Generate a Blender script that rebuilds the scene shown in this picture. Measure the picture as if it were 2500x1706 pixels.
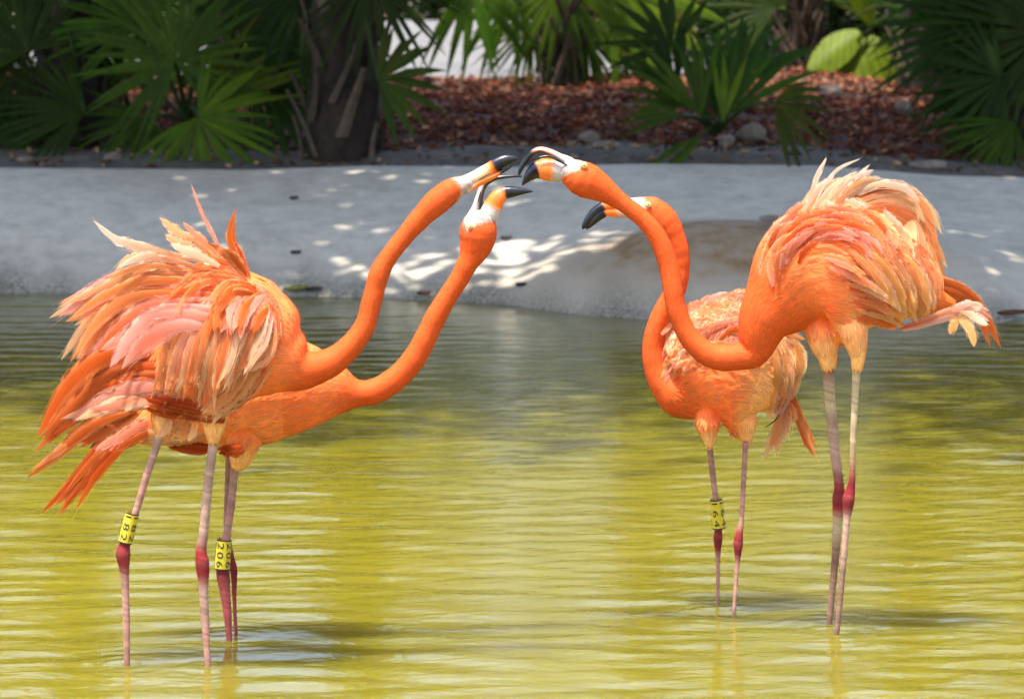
import bpy, bmesh, math, random
import numpy as np
from mathutils import Vector, Matrix, kdtree
from mathutils.bvhtree import BVHTree

for o in list(bpy.data.objects):
    bpy.data.objects.remove(o)
scene = bpy.context.scene
COL = scene.collection
rnd = random.Random(7)
rng = np.random.default_rng(7)

# ------------------------------------------------------------ camera, sky, sun
CAM_H = 2.0
PITCH = 0.123
FPX = 10000.0                       # focal length in pixels of the 2500 px wide photograph
cam_data = bpy.data.cameras.new('camera')
cam_data.sensor_width = 36.0
cam_data.lens = 36.0 * FPX / 2500.0
cam_data.clip_start = 0.1
cam_data.clip_end = 3000.0
cam_data.dof.use_dof = True
cam_data.dof.focus_distance = 10.35
cam_data.dof.aperture_fstop = 7.0
cam = bpy.data.objects.new('camera', cam_data)
COL.objects.link(cam)
cam.location = (0, 0, CAM_H)
cam.rotation_euler = (math.pi / 2 - PITCH, 0, 0)
scene.camera = cam
scene.cycles.diffuse_bounces = 6
scene.cycles.max_bounces = 14

SUN_EL = math.radians(75)
SUN_AZ = math.radians(-138)          # measured from +Y towards +X: almost overhead, a little behind the camera's left shoulder
world = bpy.data.worlds.new('World')
scene.world = world
world.use_nodes = True
wn = world.node_tree.nodes
sky = wn.new('ShaderNodeTexSky')
sky.sky_type = 'NISHITA'
sky.sun_disc = False
sky.sun_elevation = SUN_EL
sky.sun_rotation = SUN_AZ
sky.air_density = 1.0
sky.dust_density = 4.0
bg = wn['Background']
bg.inputs['Strength'].default_value = 0.15
world.node_tree.links.new(sky.outputs[0], bg.inputs['Color'])

SUN_DIR = Vector((math.sin(SUN_AZ) * math.cos(SUN_EL), math.cos(SUN_AZ) * math.cos(SUN_EL), math.sin(SUN_EL)))
sun_data = bpy.data.lights.new('sun', 'SUN')
sun_data.energy = 3.2
sun_data.angle = math.radians(0.53)
sun_data.color = (1.0, 0.95, 0.86)
sun = bpy.data.objects.new('sun', sun_data)
sun.rotation_euler = SUN_DIR.to_track_quat('Z', 'Y').to_euler()
COL.objects.link(sun)

vs = scene.view_settings
vs.view_transform = 'Standard'
vs.look = 'None'
vs.gamma = 1.0
vs.use_curve_mapping = False
vs.exposure = 1.85

# ------------------------------------------------------------ helpers
SP, CP = math.sin(PITCH), math.cos(PITCH)

def W(px, py, Y):
    """world point at depth Y metres that stands at pixel (px, py) of the photograph"""
    a = (px - 1250.0) / FPX
    b = (853.0 - py) / FPX
    d = Vector((a, CP + b * SP, -SP + b * CP))
    t = Y / d.y
    return Vector((d.x * t, Y, CAM_H + d.z * t))

def row_depth(row, z=0.0):
    return (CAM_H - z) / math.tan(PITCH + math.atan((row - 853.0) / FPX))

ZK = {'D': (0, 0, 1.0757), '1': (50, 420, .4415), '2': (600, 350, .4415), '3': (1050, 330, .3012),
      '4': (1800, 360, .3405), '5': (1500, 650, .3153), '6': (50, 950, .4729), '7': (1600, 1050, .3783), 'S': (0, 0, 1.0)}

def cv(z, x, y):
    o = ZK[z]
    return (o[0] + x * o[2], o[1] + y * o[2])

def props(o, label=None, cat=None, group=None, kind=None):
    if label: o['label'] = label
    if cat: o['category'] = cat
    if group: o['group'] = group
    if kind: o['kind'] = kind
    return o

def link(o, parent=None):
    COL.objects.link(o)
    if parent is not None:
        o.parent = parent
    return o

def empty(name, loc, label, cat, group=None):
    o = bpy.data.objects.new(name, None)
    o.empty_display_size = 0.1
    o.location = loc
    link(o)
    return props(o, label, cat, group)

def mesh_obj(name, verts, faces, mat, parent=None, cols=None, uvs=None, smooth=True, origin=None):
    if origin is None:
        origin = parent_origin(parent)
    v = np.asarray(verts, dtype=np.float64) - np.array(origin)
    me = bpy.data.meshes.new(name)
    me.from_pydata([tuple(p) for p in v], [], faces)
    finish_mesh(me, mat, cols, uvs, smooth)
    o = bpy.data.objects.new(name, me)
    link(o, parent)
    if parent is None:
        o.location = origin
    return o

def parent_origin(p):
    loc = Vector((0, 0, 0))
    while p is not None:
        loc += p.location
        p = p.parent
    return loc

def finish_mesh(me, mat, cols=None, uvs=None, smooth=True):
    if mat is not None:
        me.materials.append(mat)
    if cols is not None:
        c = np.ones((len(me.vertices), 4), dtype=np.float32)
        c[:, :3] = np.asarray(cols, dtype=np.float32)[:, :3]
        ca = me.color_attributes.new('Col', 'FLOAT_COLOR', 'POINT')
        ca.data.foreach_set('color', c.ravel())
    if uvs is not None:
        uv = me.uv_layers.new(name='UVMap')
        idx = np.empty(len(me.loops), dtype=np.int32)
        me.loops.foreach_get('vertex_index', idx)
        uv.data.foreach_set('uv', np.asarray(uvs, dtype=np.float32)[idx].ravel())
    if smooth:
        me.polygons.foreach_set('use_smooth', np.ones(len(me.polygons), dtype=bool))
    me.update()

def np_mesh(name, V, F, mat, parent=None, cols=None, uvs=None, smooth=True, origin=(0, 0, 0)):
    """fast mesh of equal sized faces, F is an (n, k) index array"""
    V = np.asarray(V, dtype=np.float32) - np.array(origin, dtype=np.float32)
    F = np.asarray(F, dtype=np.int32)
    me = bpy.data.meshes.new(name)
    n, k = F.shape
    me.vertices.add(len(V)); me.vertices.foreach_set('co', V.ravel())
    me.loops.add(n * k); me.loops.foreach_set('vertex_index', F.ravel())
    me.polygons.add(n)
    me.polygons.foreach_set('loop_start', np.arange(0, n * k, k, dtype=np.int32))
    me.polygons.foreach_set('loop_total', np.full(n, k, dtype=np.int32))
    me.update(calc_edges=True)
    finish_mesh(me, mat, cols, uvs, smooth)
    o = bpy.data.objects.new(name, me)
    link(o, parent)
    if parent is None:
        o.location = origin
    return o

def srgb(r, g, b):
    f = lambda c: (c / 255 / 12.92) if c <= 10 else ((c / 255 + .055) / 1.055) ** 2.4
    return (f(r), f(g), f(b))

def mixc(a, b, t):
    return tuple(a[i] * (1 - t) + b[i] * t for i in range(3))

def catmull(P, n):
    """P: (k, m) control rows -> resampled rows"""
    P = np.asarray(P, dtype=float)
    k = len(P)
    out = []
    for i in range(k - 1):
        p0 = P[max(i - 1, 0)]; p1 = P[i]; p2 = P[i + 1]; p3 = P[min(i + 2, k - 1)]
        for j in range(n):
            t = j / n
            out.append(.5 * ((2 * p1) + (-p0 + p2) * t + (2 * p0 - 5 * p1 + 4 * p2 - p3) * t * t + (-p0 + 3 * p1 - 3 * p2 + p3) * t ** 3))
    out.append(P[-1])
    return np.array(out)

# ------------------------------------------------------------ materials
def new_mat(name):
    m = bpy.data.materials.new(name)
    m.use_nodes = True
    nt = m.node_tree
    return m, nt, nt.nodes, nt.links, nt.nodes['Principled BSDF']

def noise(ns, ls, scale, detail=4, rough=.55, vec=None):
    n = ns.new('ShaderNodeTexNoise')
    n.inputs['Scale'].default_value = scale
    n.inputs['Detail'].default_value = detail
    n.inputs['Roughness'].default_value = rough
    if vec is not None:
        ls.new(vec, n.inputs['Vector'])
    return n

def ramp(ns, ls, fac, stops):
    r = ns.new('ShaderNodeValToRGB')
    el = r.color_ramp.elements
    while len(el) < len(stops):
        el.new(.5)
    for e, (p, c) in zip(el, stops):
        e.position = p
        e.color = (c[0], c[1], c[2], 1) if not isinstance(c, (int, float)) else (c, c, c, 1)
    ls.new(fac, r.inputs[0])
    return r

def mixrgb(ns, ls, a, b, fac, mode='MIX'):
    m = ns.new('ShaderNodeMix')
    m.data_type = 'RGBA'
    m.blend_type = mode
    for sock, v in ((m.inputs[6], a), (m.inputs[7], b), (m.inputs[0], fac)):
        if hasattr(v, 'is_output'):
            ls.new(v, sock)
        elif isinstance(v, (int, float)):
            sock.default_value = v
        else:
            sock.default_value = (v[0], v[1], v[2], 1)
    return m.outputs[2]

def bump(ns, ls, height, strength, dist, bsdf):
    b = ns.new('ShaderNodeBump')
    b.inputs['Strength'].default_value = strength
    b.inputs['Distance'].default_value = dist
    ls.new(height, b.inputs['Height'])
    ls.new(b.outputs[0], bsdf.inputs['Normal'])
    return b

def objcoord(ns):
    return ns.new('ShaderNodeTexCoord').outputs['Object']

def mat_attr(name, rough=.6, trans=0.0, nscale=0, namt=0.0, spec=.4, bumpd=0.0, streak=False):
    """material coloured by the mesh's own colour attribute, with grain"""
    m, nt, ns, ls, b = new_mat(name)
    at = ns.new('ShaderNodeAttribute'); at.attribute_name = 'Col'
    c = at.outputs['Color']
    if nscale:
        if streak:
            uv = ns.new('ShaderNodeTexCoord').outputs['UV']
            mp = ns.new('ShaderNodeMapping'); ls.new(uv, mp.inputs[0])
            mp.inputs['Scale'].default_value = (nscale, nscale * .12, 1)
            n = noise(ns, ls, 1.0, 5, .65, mp.outputs[0])
        else:
            n = noise(ns, ls, nscale, 5, .6, objcoord(ns))
        r = ramp(ns, ls, n.outputs[0], [(.3, 1 - namt), (.7, 1 + namt * .6)])
        c = mixrgb(ns, ls, c, r.outputs[0], 1.0, 'MULTIPLY')
        if bumpd:
            bump(ns, ls, n.outputs[0], .6, bumpd, b)
    if name == 'bird_skin_and_down':
        nl = noise(ns, ls, 16, 4, .65, objcoord(ns))
        rl = ramp(ns, ls, nl.outputs[0], [(.42, 0.0), (.75, .45)])
        gm = ns.new('ShaderNodeGamma'); gm.inputs[1].default_value = .85; ls.new(c, gm.inputs[0])
        c = mixrgb(ns, ls, c, gm.outputs[0], rl.outputs[0])
    ls.new(c, b.inputs['Base Color'])
    b.inputs['Roughness'].default_value = rough
    b.inputs['Specular IOR Level'].default_value = spec
    if trans > 0:
        t = ns.new('ShaderNodeBsdfTranslucent')
        ls.new(c, t.inputs[0])
        mx = ns.new('ShaderNodeMixShader')
        mx.inputs[0].default_value = trans
        ls.new(b.outputs[0], mx.inputs[1]); ls.new(t.outputs[0], mx.inputs[2])
        ls.new(mx.outputs[0], ns['Material Output'].inputs['Surface'])
    return m

M = {}
def mat_vane(name, trans, barbs, edge, soft, streak, rim):
    """feather vane: colour attribute, barb streaks, a pale shaft and frayed, thinning edges"""
    m, nt, ns, ls, b = new_mat(name)
    def mth(op, x, y=None):
        n = ns.new('ShaderNodeMath'); n.operation = op
        for i, v in enumerate((x, y)):
            if v is None: continue
            if hasattr(v, 'is_output'): ls.new(v, n.inputs[i])
            else: n.inputs[i].default_value = v
        return n.outputs[0]
    uv = ns.new('ShaderNodeTexCoord').outputs['UV']
    sp = ns.new('ShaderNodeSeparateXYZ'); ls.new(uv, sp.inputs[0])
    u, v = sp.outputs[0], sp.outputs[1]
    e = mth('ABSOLUTE', mth('SUBTRACT', mth('MULTIPLY', mth('FRACT', u), 2.0), 1.0))
    cell = mth('FLOOR', u)
    bl = mth('SUBTRACT', mth('MULTIPLY', v, barbs), mth('MULTIPLY', e, barbs * .16))
    cb = ns.new('ShaderNodeCombineXYZ')
    ls.new(bl, cb.inputs[0]); ls.new(mth('MULTIPLY', e, 1.3), cb.inputs[1]); ls.new(cell, cb.inputs[2])
    n1 = noise(ns, ls, 1.0, 3, .6, cb.outputs[0])
    cb2 = ns.new('ShaderNodeCombineXYZ')
    ls.new(mth('MULTIPLY', u, 16.0), cb2.inputs[0]); ls.new(mth('MULTIPLY', v, 2.2), cb2.inputs[1]); ls.new(cell, cb2.inputs[2])
    n2 = noise(ns, ls, 1.0, 4, .65, cb2.outputs[0])
    at = ns.new('ShaderNodeAttribute'); at.attribute_name = 'Col'
    r1 = ramp(ns, ls, n1.outputs[0], [(.32, 1 - streak), (.68, 1.0)])
    r2 = ramp(ns, ls, n2.outputs[0], [(.3, 1 - streak), (.7, 1.0)])
    c = mixrgb(ns, ls, at.outputs['Color'], r1.outputs[0], 1.0, 'MULTIPLY')
    c = mixrgb(ns, ls, c, r2.outputs[0], 1.0, 'MULTIPLY')
    er = ramp(ns, ls, mth('ADD', e, mth('MULTIPLY', mth('SUBTRACT', n1.outputs[0], .5), .5)), [(.35, 0.0), (.95, rim)])
    gm = ns.new('ShaderNodeGamma'); gm.inputs[1].default_value = .55; ls.new(c, gm.inputs[0])
    c = mixrgb(ns, ls, c, gm.outputs[0], er.outputs[0])
    ls.new(c, b.inputs['Base Color'])
    b.inputs['Roughness'].default_value = .65
    b.inputs['Specular IOR Level'].default_value = .15
    t = ns.new('ShaderNodeBsdfTranslucent'); ls.new(c, t.inputs[0])
    mx = ns.new('ShaderNodeMixShader'); mx.inputs[0].default_value = trans
    ls.new(b.outputs[0], mx.inputs[1]); ls.new(t.outputs[0], mx.inputs[2])
    tip = mth('MULTIPLY', mth('POWER', v, 6.0), .35)
    f = mth('ADD', mth('ADD', e, tip), mth('MULTIPLY', mth('SUBTRACT', n1.outputs[0], .5), 1.3))
    mr = ns.new('ShaderNodeMapRange'); mr.clamp = True
    ls.new(f, mr.inputs[0])
    mr.inputs[1].default_value = edge; mr.inputs[2].default_value = edge + soft
    mr.inputs[3].default_value = 1.0; mr.inputs[4].default_value = .12
    tr = ns.new('ShaderNodeBsdfTransparent')
    mx2 = ns.new('ShaderNodeMixShader')
    ls.new(mr.outputs[0], mx2.inputs[0]); ls.new(tr.outputs[0], mx2.inputs[1]); ls.new(mx.outputs[0], mx2.inputs[2])
    ls.new(mx2.outputs[0], ns['Material Output'].inputs['Surface'])
    return m
M['feather'] = mat_vane('feather_vane', .58, 46, .66, .5, .14, .75)
M['plume'] = mat_vane('soft_plumage', .10, 14, .4, .8, .10, .25)
M['skin'] = mat_attr('bird_skin_and_down', .75, 0, 45, .12, .2, .0006)
M['beak'] = mat_attr('beak_horn', .28, 0, 60, .10, .5)
M['eye'] = mat_attr('eye_glaze', .12, 0, 0, 0, .6)
M['leaf'] = mat_attr('palm_leaf', .5, .40, 14, .25, .14)
M['treeleaf'] = mat_attr('tree_leaf', .5, .35, 6, .2, .4)
M['chip'] = mat_attr('bark_chip', .85, 0, 40, .3, .2)
M['litter'] = mat_attr('dry_leaf', .7, .1, 60, .3, .3)
M['fibre'] = mat_attr('palm_trunk_fibre', .9, 0, 30, .4, .2, .006)

def mat_band():
    m, nt, ns, ls, b = new_mat('yellow_band_plastic')
    n = noise(ns, ls, 120, 4, .6, objcoord(ns))
    r = ramp(ns, ls, n.outputs[0], [(.3, (.46, .35, .015)), (.7, (.58, .46, .025))])
    ls.new(r.outputs[0], b.inputs['Base Color'])
    b.inputs['Roughness'].default_value = .35
    return m
def mat_plain(name, c, rough=.5):
    m, nt, ns, ls, b = new_mat(name)
    n = noise(ns, ls, 90, 3, .6, objcoord(ns))
    r = ramp(ns, ls, n.outputs[0], [(.3, tuple(x * .8 for x in c)), (.7, tuple(x * 1.15 for x in c))])
    ls.new(r.outputs[0], b.inputs['Base Color'])
    b.inputs['Roughness'].default_value = rough
    return m
M['band'] = mat_band()
M['ink'] = mat_plain('black_ink', (.012, .012, .012), .5)

def mat_concrete():
    m, nt, ns, ls, b = new_mat('pool_concrete')
    oc = objcoord(ns)
    big = noise(ns, ls, 1.3, 5, .6, oc)
    mid = noise(ns, ls, 9, 6, .65, oc)
    fine = noise(ns, ls, 70, 4, .7, oc)
    c1 = ramp(ns, ls, big.outputs[0], [(.3, (.44, .39, .312)), (.7, (.54, .485, .395))])
    r2 = ramp(ns, ls, mid.outputs[0], [(.28, .74), (.58, 1.06)])
    c = mixrgb(ns, ls, c1.outputs[0], r2.outputs[0], 1.0, 'MULTIPLY')
    r3 = ramp(ns, ls, fine.outputs[0], [(.3, .95), (.65, 1.03)])
    c = mixrgb(ns, ls, c, r3.outputs[0], 1.0, 'MULTIPLY')
    at = ns.new('ShaderNodeAttribute'); at.attribute_name = 'Col'      # R brown stain, G waterline algae
    sp = ns.new('ShaderNodeSeparateColor'); ls.new(at.outputs['Color'], sp.inputs[0])
    nm = ns.new('ShaderNodeMath'); nm.operation = 'MULTIPLY'
    rr = ramp(ns, ls, mid.outputs[0], [(.25, .35), (.6, 1.0)])
    ls.new(sp.outputs[0], nm.inputs[0]); ls.new(rr.outputs[0], nm.inputs[1])
    c = mixrgb(ns, ls, c, (.20, .115, .04), nm.outputs[0])
    nm2 = ns.new('ShaderNodeMath'); nm2.operation = 'MULTIPLY'
    r4 = ramp(ns, ls, fine.outputs[0], [(.35, .15), (.6, 1.0)])
    ls.new(sp.outputs[1], nm2.inputs[0]); ls.new(r4.outputs[0], nm2.inputs[1])
    c = mixrgb(ns, ls, c, (.062, .054, .025), nm2.outputs[0])
    ls.new(c, b.inputs['Base Color'])
    b.inputs['Roughness'].default_value = .85
    bump(ns, ls, mid.outputs[0], .3, .008, b)
    return m
M['concrete'] = mat_concrete()

def mat_ground(name, c1, c2, c3, s=12, bd=.02):
    m, nt, ns, ls, b = new_mat(name)
    oc = objcoord(ns)
    a = noise(ns, ls, s, 8, .7, oc)
    f = noise(ns, ls, s * 6, 5, .7, oc)
    r = ramp(ns, ls, a.outputs[0], [(.3, c1), (.5, c2), (.72, c3)])
    r2 = ramp(ns, ls, f.outputs[0], [(.3, .6), (.7, 1.2)])
    c = mixrgb(ns, ls, r.outputs[0], r2.outputs[0], 1.0, 'MULTIPLY')
    ls.new(c, b.inputs['Base Color'])
    b.inputs['Roughness'].default_value = .95
    bump(ns, ls, a.outputs[0], .7, bd, b)
    return m
M['soil'] = mat_ground('sandy_soil', (.035, .028, .02), (.085, .07, .052), (.15, .127, .098), 7)
M['mulch'] = mat_ground('mulch_base', (.04, .018, .010), (.085, .035, .02), (.14, .07, .045), 25)
M['path'] = mat_ground('path_concrete', (.09, .09, .092), (.115, .114, .116), (.14, .138, .138), 2.5, .004)
M['ground'] = mat_ground('far_ground', (.05, .045, .03), (.09, .08, .05), (.13, .12, .08), 3)
M['rock'] = mat_ground('limestone', (.13, .095, .07), (.22, .17, .13), (.31, .255, .20), 11, .015)
M['bed'] = mat_ground('pond_bed', (.05, .045, .02), (.08, .07, .03), (.1, .09, .04), 4)

def mat_water():
    m, nt, ns, ls, b = new_mat('murky_pond_water')
    oc = objcoord(ns)
    n = noise(ns, ls, 1.1, 4, .6, oc)
    r = ramp(ns, ls, n.outputs[0], [(.3, (.106, .092, .006)), (.7, (.136, .117, .009))])
    ls.new(r.outputs[0], b.inputs['Base Color'])
    b.inputs['Subsurface Weight'].default_value = 1.0            # light spreads inside the murky water
    b.inputs['Subsurface Radius'].default_value = (.40, .34, .08)
    b.inputs['Subsurface Scale'].default_value = 3.0
    b.inputs['Roughness'].default_value = .09
    b.inputs['IOR'].default_value = 1.333
    mp = ns.new('ShaderNodeMapping'); ls.new(oc, mp.inputs[0])
    mp.inputs['Scale'].default_value = (16, 24, 1)
    f = noise(ns, ls, 1.0, 4, .55, mp.outputs[0])
    bump(ns, ls, f.outputs[0], .28, .006, b)
    return m
M['water'] = mat_water()

# ------------------------------------------------------------ setting: pond, bank, ground
def interp(xs, ys):
    return lambda x: np.interp(x, xs, ys)
water_row = interp([-400, 0, 700, 1000, 1250, 1400, 1600, 2000, 2400, 2500, 2900], [712, 716, 722, 731, 746, 768, 782, 790, 788, 772, 750])
edge_row = interp([-400, 0, 600, 900, 1250, 1600, 2000, 2300, 2500, 2900], [408, 410, 415, 405, 408, 400, 405, 429, 434, 436])
TOP_D = 20.0
def px_at(x, d):
    return 1250 + x / d * FPX
def water_edge(x):
    r = water_row(px_at(x, 17.8))
    return CAM_H / np.tan(PITCH + (r - 853) / FPX)
def top_z(x):
    r = edge_row(px_at(x, TOP_D))
    return CAM_H - TOP_D * np.tan(PITCH + (r - 853) / FPX)
def mound(x, d):
    cx = .98
    sx = np.where(x < cx, .62, .95)
    g = np.exp(-np.abs((x - cx) / sx) ** 2.3) * np.exp(-((d - 17.95) / .42) ** 2)
    return .14 * g
def bank_height(x, d):
    dw = water_edge(x); zt = top_z(x)
    s = np.clip((d - dw) / (TOP_D - dw), 0, 1)
    up = zt * (1 - (1 - s) ** 1.5)
    below = -np.clip(dw - d, 0, 9) * .45
    w = .012 * np.sin(x * 2.1 + d * 1.3) * s * (1 - s) * 4 + .008 * np.sin(x * 5.3 - d * 2.2) * s * (1 - s) * 4
    return np.where(d < dw, below, up + w) + mound(x, d) * np.clip((d - dw + .05) * 3, 0, 1)

def grid(name, xs, ds, hf, mat, colf=None, kind='structure'):
    X, Dd = np.meshgrid(xs, ds)
    Z = hf(X, Dd)
    V = np.stack([X, Dd, Z], -1).reshape(-1, 3)
    nx, nd = len(xs), len(ds)
    i = np.arange(nx - 1)[None, :] + nx * np.arange(nd - 1)[:, None]
    F = np.stack([i, i + 1, i + 1 + nx, i + nx], -1).reshape(-1, 4)
    cols = colf(X, Dd, Z).reshape(-1, 3) if colf else None
    o = np_mesh(name, V, F, mat, None, cols)
    return props(o, kind=kind)

def bank_cols(X, Dd, Z):
    dw = water_edge(X)
    stain = np.clip(1.7 * np.exp(-((X - 1.0) / .66) ** 2 - ((Dd - 17.95) / .34) ** 2) + .25 * np.exp(-((X - 1.0) / 1.3) ** 2 - ((Dd - 17.6) / .5) ** 2), 0, 1)
    h = Dd - dw
    wob = .06 * np.sin(X * 9) + .05 * np.sin(X * 23 + 1)
    algae = np.clip(1 - (h + wob) / .44, 0, 1) ** 1.2
    return np.stack([stain, algae, np.zeros_like(X)], -1)
grid('concrete_bank', np.linspace(-9, 9, 361), np.linspace(16.2, TOP_D, 120), bank_height, M['concrete'], bank_cols)

_ph = [(rng.uniform(1, 9), rng.uniform(1, 9), rng.uniform(0, 6.28)) for _ in range(14)]
def rough(x, d, a):
    z = np.zeros_like(x)
    for i, (u, v, p) in enumerate(_ph):
        z = z + np.sin(x * u + d * v + p) / (1 + .3 * (u + v))
    return a * z
def soil_height(x, d):
    t = np.clip((d - TOP_D) / 6, 0, 1)
    return top_z(x) - .012 + .04 * np.clip((d - TOP_D) * 3, 0, 1) + .085 * t + rough(x, d, .018) * np.clip((d - TOP_D + .02) * 4, 0, 1)
def path_edge(x):
    return 24.75 + .3 * np.sin(x * .9 + .6) + np.where(x > 1.0, (x - 1.0) * .9, 0) + np.where(x < -1.2, (-1.2 - x) * .6, 0)
grid('soil', np.linspace(-9, 9, 240), np.linspace(TOP_D - .02, 21.6, 60), soil_height, M['soil'])
def mulch_edge(x):
    return 20.62 + .14 * np.sin(x * 2.2) + .08 * np.sin(x * 5.1 + 1)
def mulch_height(x, d):
    e = mulch_edge(x)
    return soil_height(x, d) - .03 + .075 * np.clip((d - e) * 2.5, 0, 1) - .16 * np.clip(d - path_edge(x), 0, 1)
grid('mulch_bed', np.linspace(-9, 9, 240), np.linspace(20.25, 27.5, 100), mulch_height, M['mulch'])
def path_height(x, d):
    return np.full_like(x, .60) - .12 * np.clip((path_edge(x) - d) * 2, 0, 1) + .008 * (d - 25)
grid('path', np.linspace(-12, 12, 80), np.linspace(23.9, 31.5, 70), path_height, M['path'])
grid('ground', np.concatenate([np.linspace(-700, -16, 12), np.linspace(-14, 14, 30), np.linspace(16, 700, 12)]),
     np.concatenate([np.linspace(27.0, 40, 20), np.geomspace(45, 900, 14)]),
     lambda x, d: np.full_like(x, .50) + .15 * np.clip((d - 31.2) * .6, 0, 1) + .03 * np.sin(x * 1.7 + d), M['ground'])
grid('pond_bed', np.linspace(-700, 700, 20), np.linspace(-700, 900, 20), lambda x, d: np.full_like(x, -1.1), M['bed'])

# water surface with real ripples
FEET = []
def wave_field(X, Y):
    r = np.random.default_rng(11)
    Z = np.zeros_like(X)
    for i in range(64):
        lam = r.uniform(.04, .26) if i < 48 else r.uniform(.4, 1.1)
        th = r.normal(0, .42) + (math.pi / 2)
        k = 2 * math.pi / lam
        slope = .0098 if i < 48 else .0025
        kx, ky = k * math.cos(th), k * math.sin(th)
        env = .55 + .45 * np.sin(X * r.uniform(.4, 1.6) + Y * r.uniform(.4, 1.2) + r.uniform(0, 6.28))
        Z += slope / k * env * np.sin(kx * X + ky * Y + r.uniform(0, 6.28))
    for (fx, fy) in FEET:
        R = np.hypot(X - fx, Y - fy)
        Z += .0018 * np.exp(-R / .11) * np.cos(R * 2 * math.pi / .055) 
    return Z
def build_water():
    xs = np.concatenate([np.linspace(-60, -3.4, 30), np.linspace(-3.3, 3.3, 300), np.linspace(3.4, 60, 30)])
    ds = np.concatenate([np.linspace(-80, 8.3, 50), np.linspace(8.4, 18.6, 640)])
    def h(X, Y):
        f = np.clip((3.4 - np.abs(X)) * 4, 0, 1) * np.clip((Y - 8.3) * 4, 0, 1)
        return wave_field(X, Y) * f
    return grid('water', xs, ds, h, M['water'])

# ------------------------------------------------------------ birds
C = dict(coral=(.92, .27, .085), neck=(.62, .080, .011), neckd=(.60, .078, .012), body=(.85, .165, .038), peach=(.96, .385, .125), cream=(.97, .60, .30),
         white=(.95, .78, .62), pink=(.94, .36, .24), deep=(.74, .115, .012), red=(.48, .055, .013), yellow=(.88, .41, .12),
         leg=(.36, .22, .165), legp=(.35, .175, .135), legd=(.21, .115, .08), hockl=(.30, .062, .056), hock=(.20, .027, .025), tan=(.40, .30, .17),
         face=(.44, .35, .31), black=(.007, .008, .011), orange=(.76, .165, .028), lav=(.93, .45, .36))

def tube_data(D, stations, nring=22, nseg=6):
    """stations: (z, x, y, r, depth ratio, dy, colour, second colour or None, feather size)"""
    rows = []
    for s in stations:
        z, x, y, r, q, dy, c, c2, fs = s
        p = cv(z, x, y); k = ZK[z][2]
        c2 = c2 or c
        rows.append([p[0], p[1], r * k, r * k * q, dy, *C[c], *C[c2], fs])
    R = catmull(rows, nseg)
    wob = np.random.default_rng(len(R)).normal(0, 1, len(R)); wob = np.convolve(wob, [.25, .5, .25], 'same')
    R[:, 2] *= 1 + .022 * wob; R[:, 3] *= 1 + .022 * wob
    P = np.array([W(a[0], a[1], D + a[4]) for a in R])
    sc = np.array([(D + a[4]) / FPX for a in R])
    T = np.gradient(P, axis=0)
    T /= np.linalg.norm(T, axis=1)[:, None] + 1e-9
    V, Cc, Fs, Tg = [], [], [], []
    ang = np.linspace(0, 2 * math.pi, nring, endpoint=False)
    yv = np.array([0, 1, 0])
    for i in range(len(R)):
        n = np.cross(T[i], yv); n /= np.linalg.norm(n) + 1e-9
        b = np.cross(n, T[i])
        ra = max(R[i][2], .6) * sc[i]; rb = max(R[i][3], .6) * sc[i]
        for a in ang:
            V.append(P[i] + n * math.cos(a) * ra + b * math.sin(a) * rb)
            t = .5 + .5 * math.cos(a)
            t = min(1, max(0, (t - .5) * 2.2 + .5))
            Cc.append(np.clip(R[i][5:8] * t + R[i][8:11] * (1 - t), 0, 1))
            Fs.append(max(R[i][11], 0)); Tg.append(-T[i])
    F = []
    m = len(R)
    for i in range(m - 1):
        for j in range(nring):
            j2 = (j + 1) % nring
            F.append((i * nring + j, i * nring + j2, (i + 1) * nring + j2, (i + 1) * nring + j))
    for end, i, sg in ((0, 0, -1), (1, m - 1, 1)):
        V.append(P[i] + T[i] * sg * .5 * R[i][2] * sc[i]); ci = len(V) - 1
        Cc.append(Cc[i * nring]); Fs.append(Fs[i * nring]); Tg.append(-T[i])
        for j in range(nring):
            j2 = (j + 1) % nring
            F.append((ci, i * nring + j2, i * nring + j) if end == 0 else (ci, i * nring + j, i * nring + j2))
    return V, F, Cc, Fs, Tg

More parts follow.
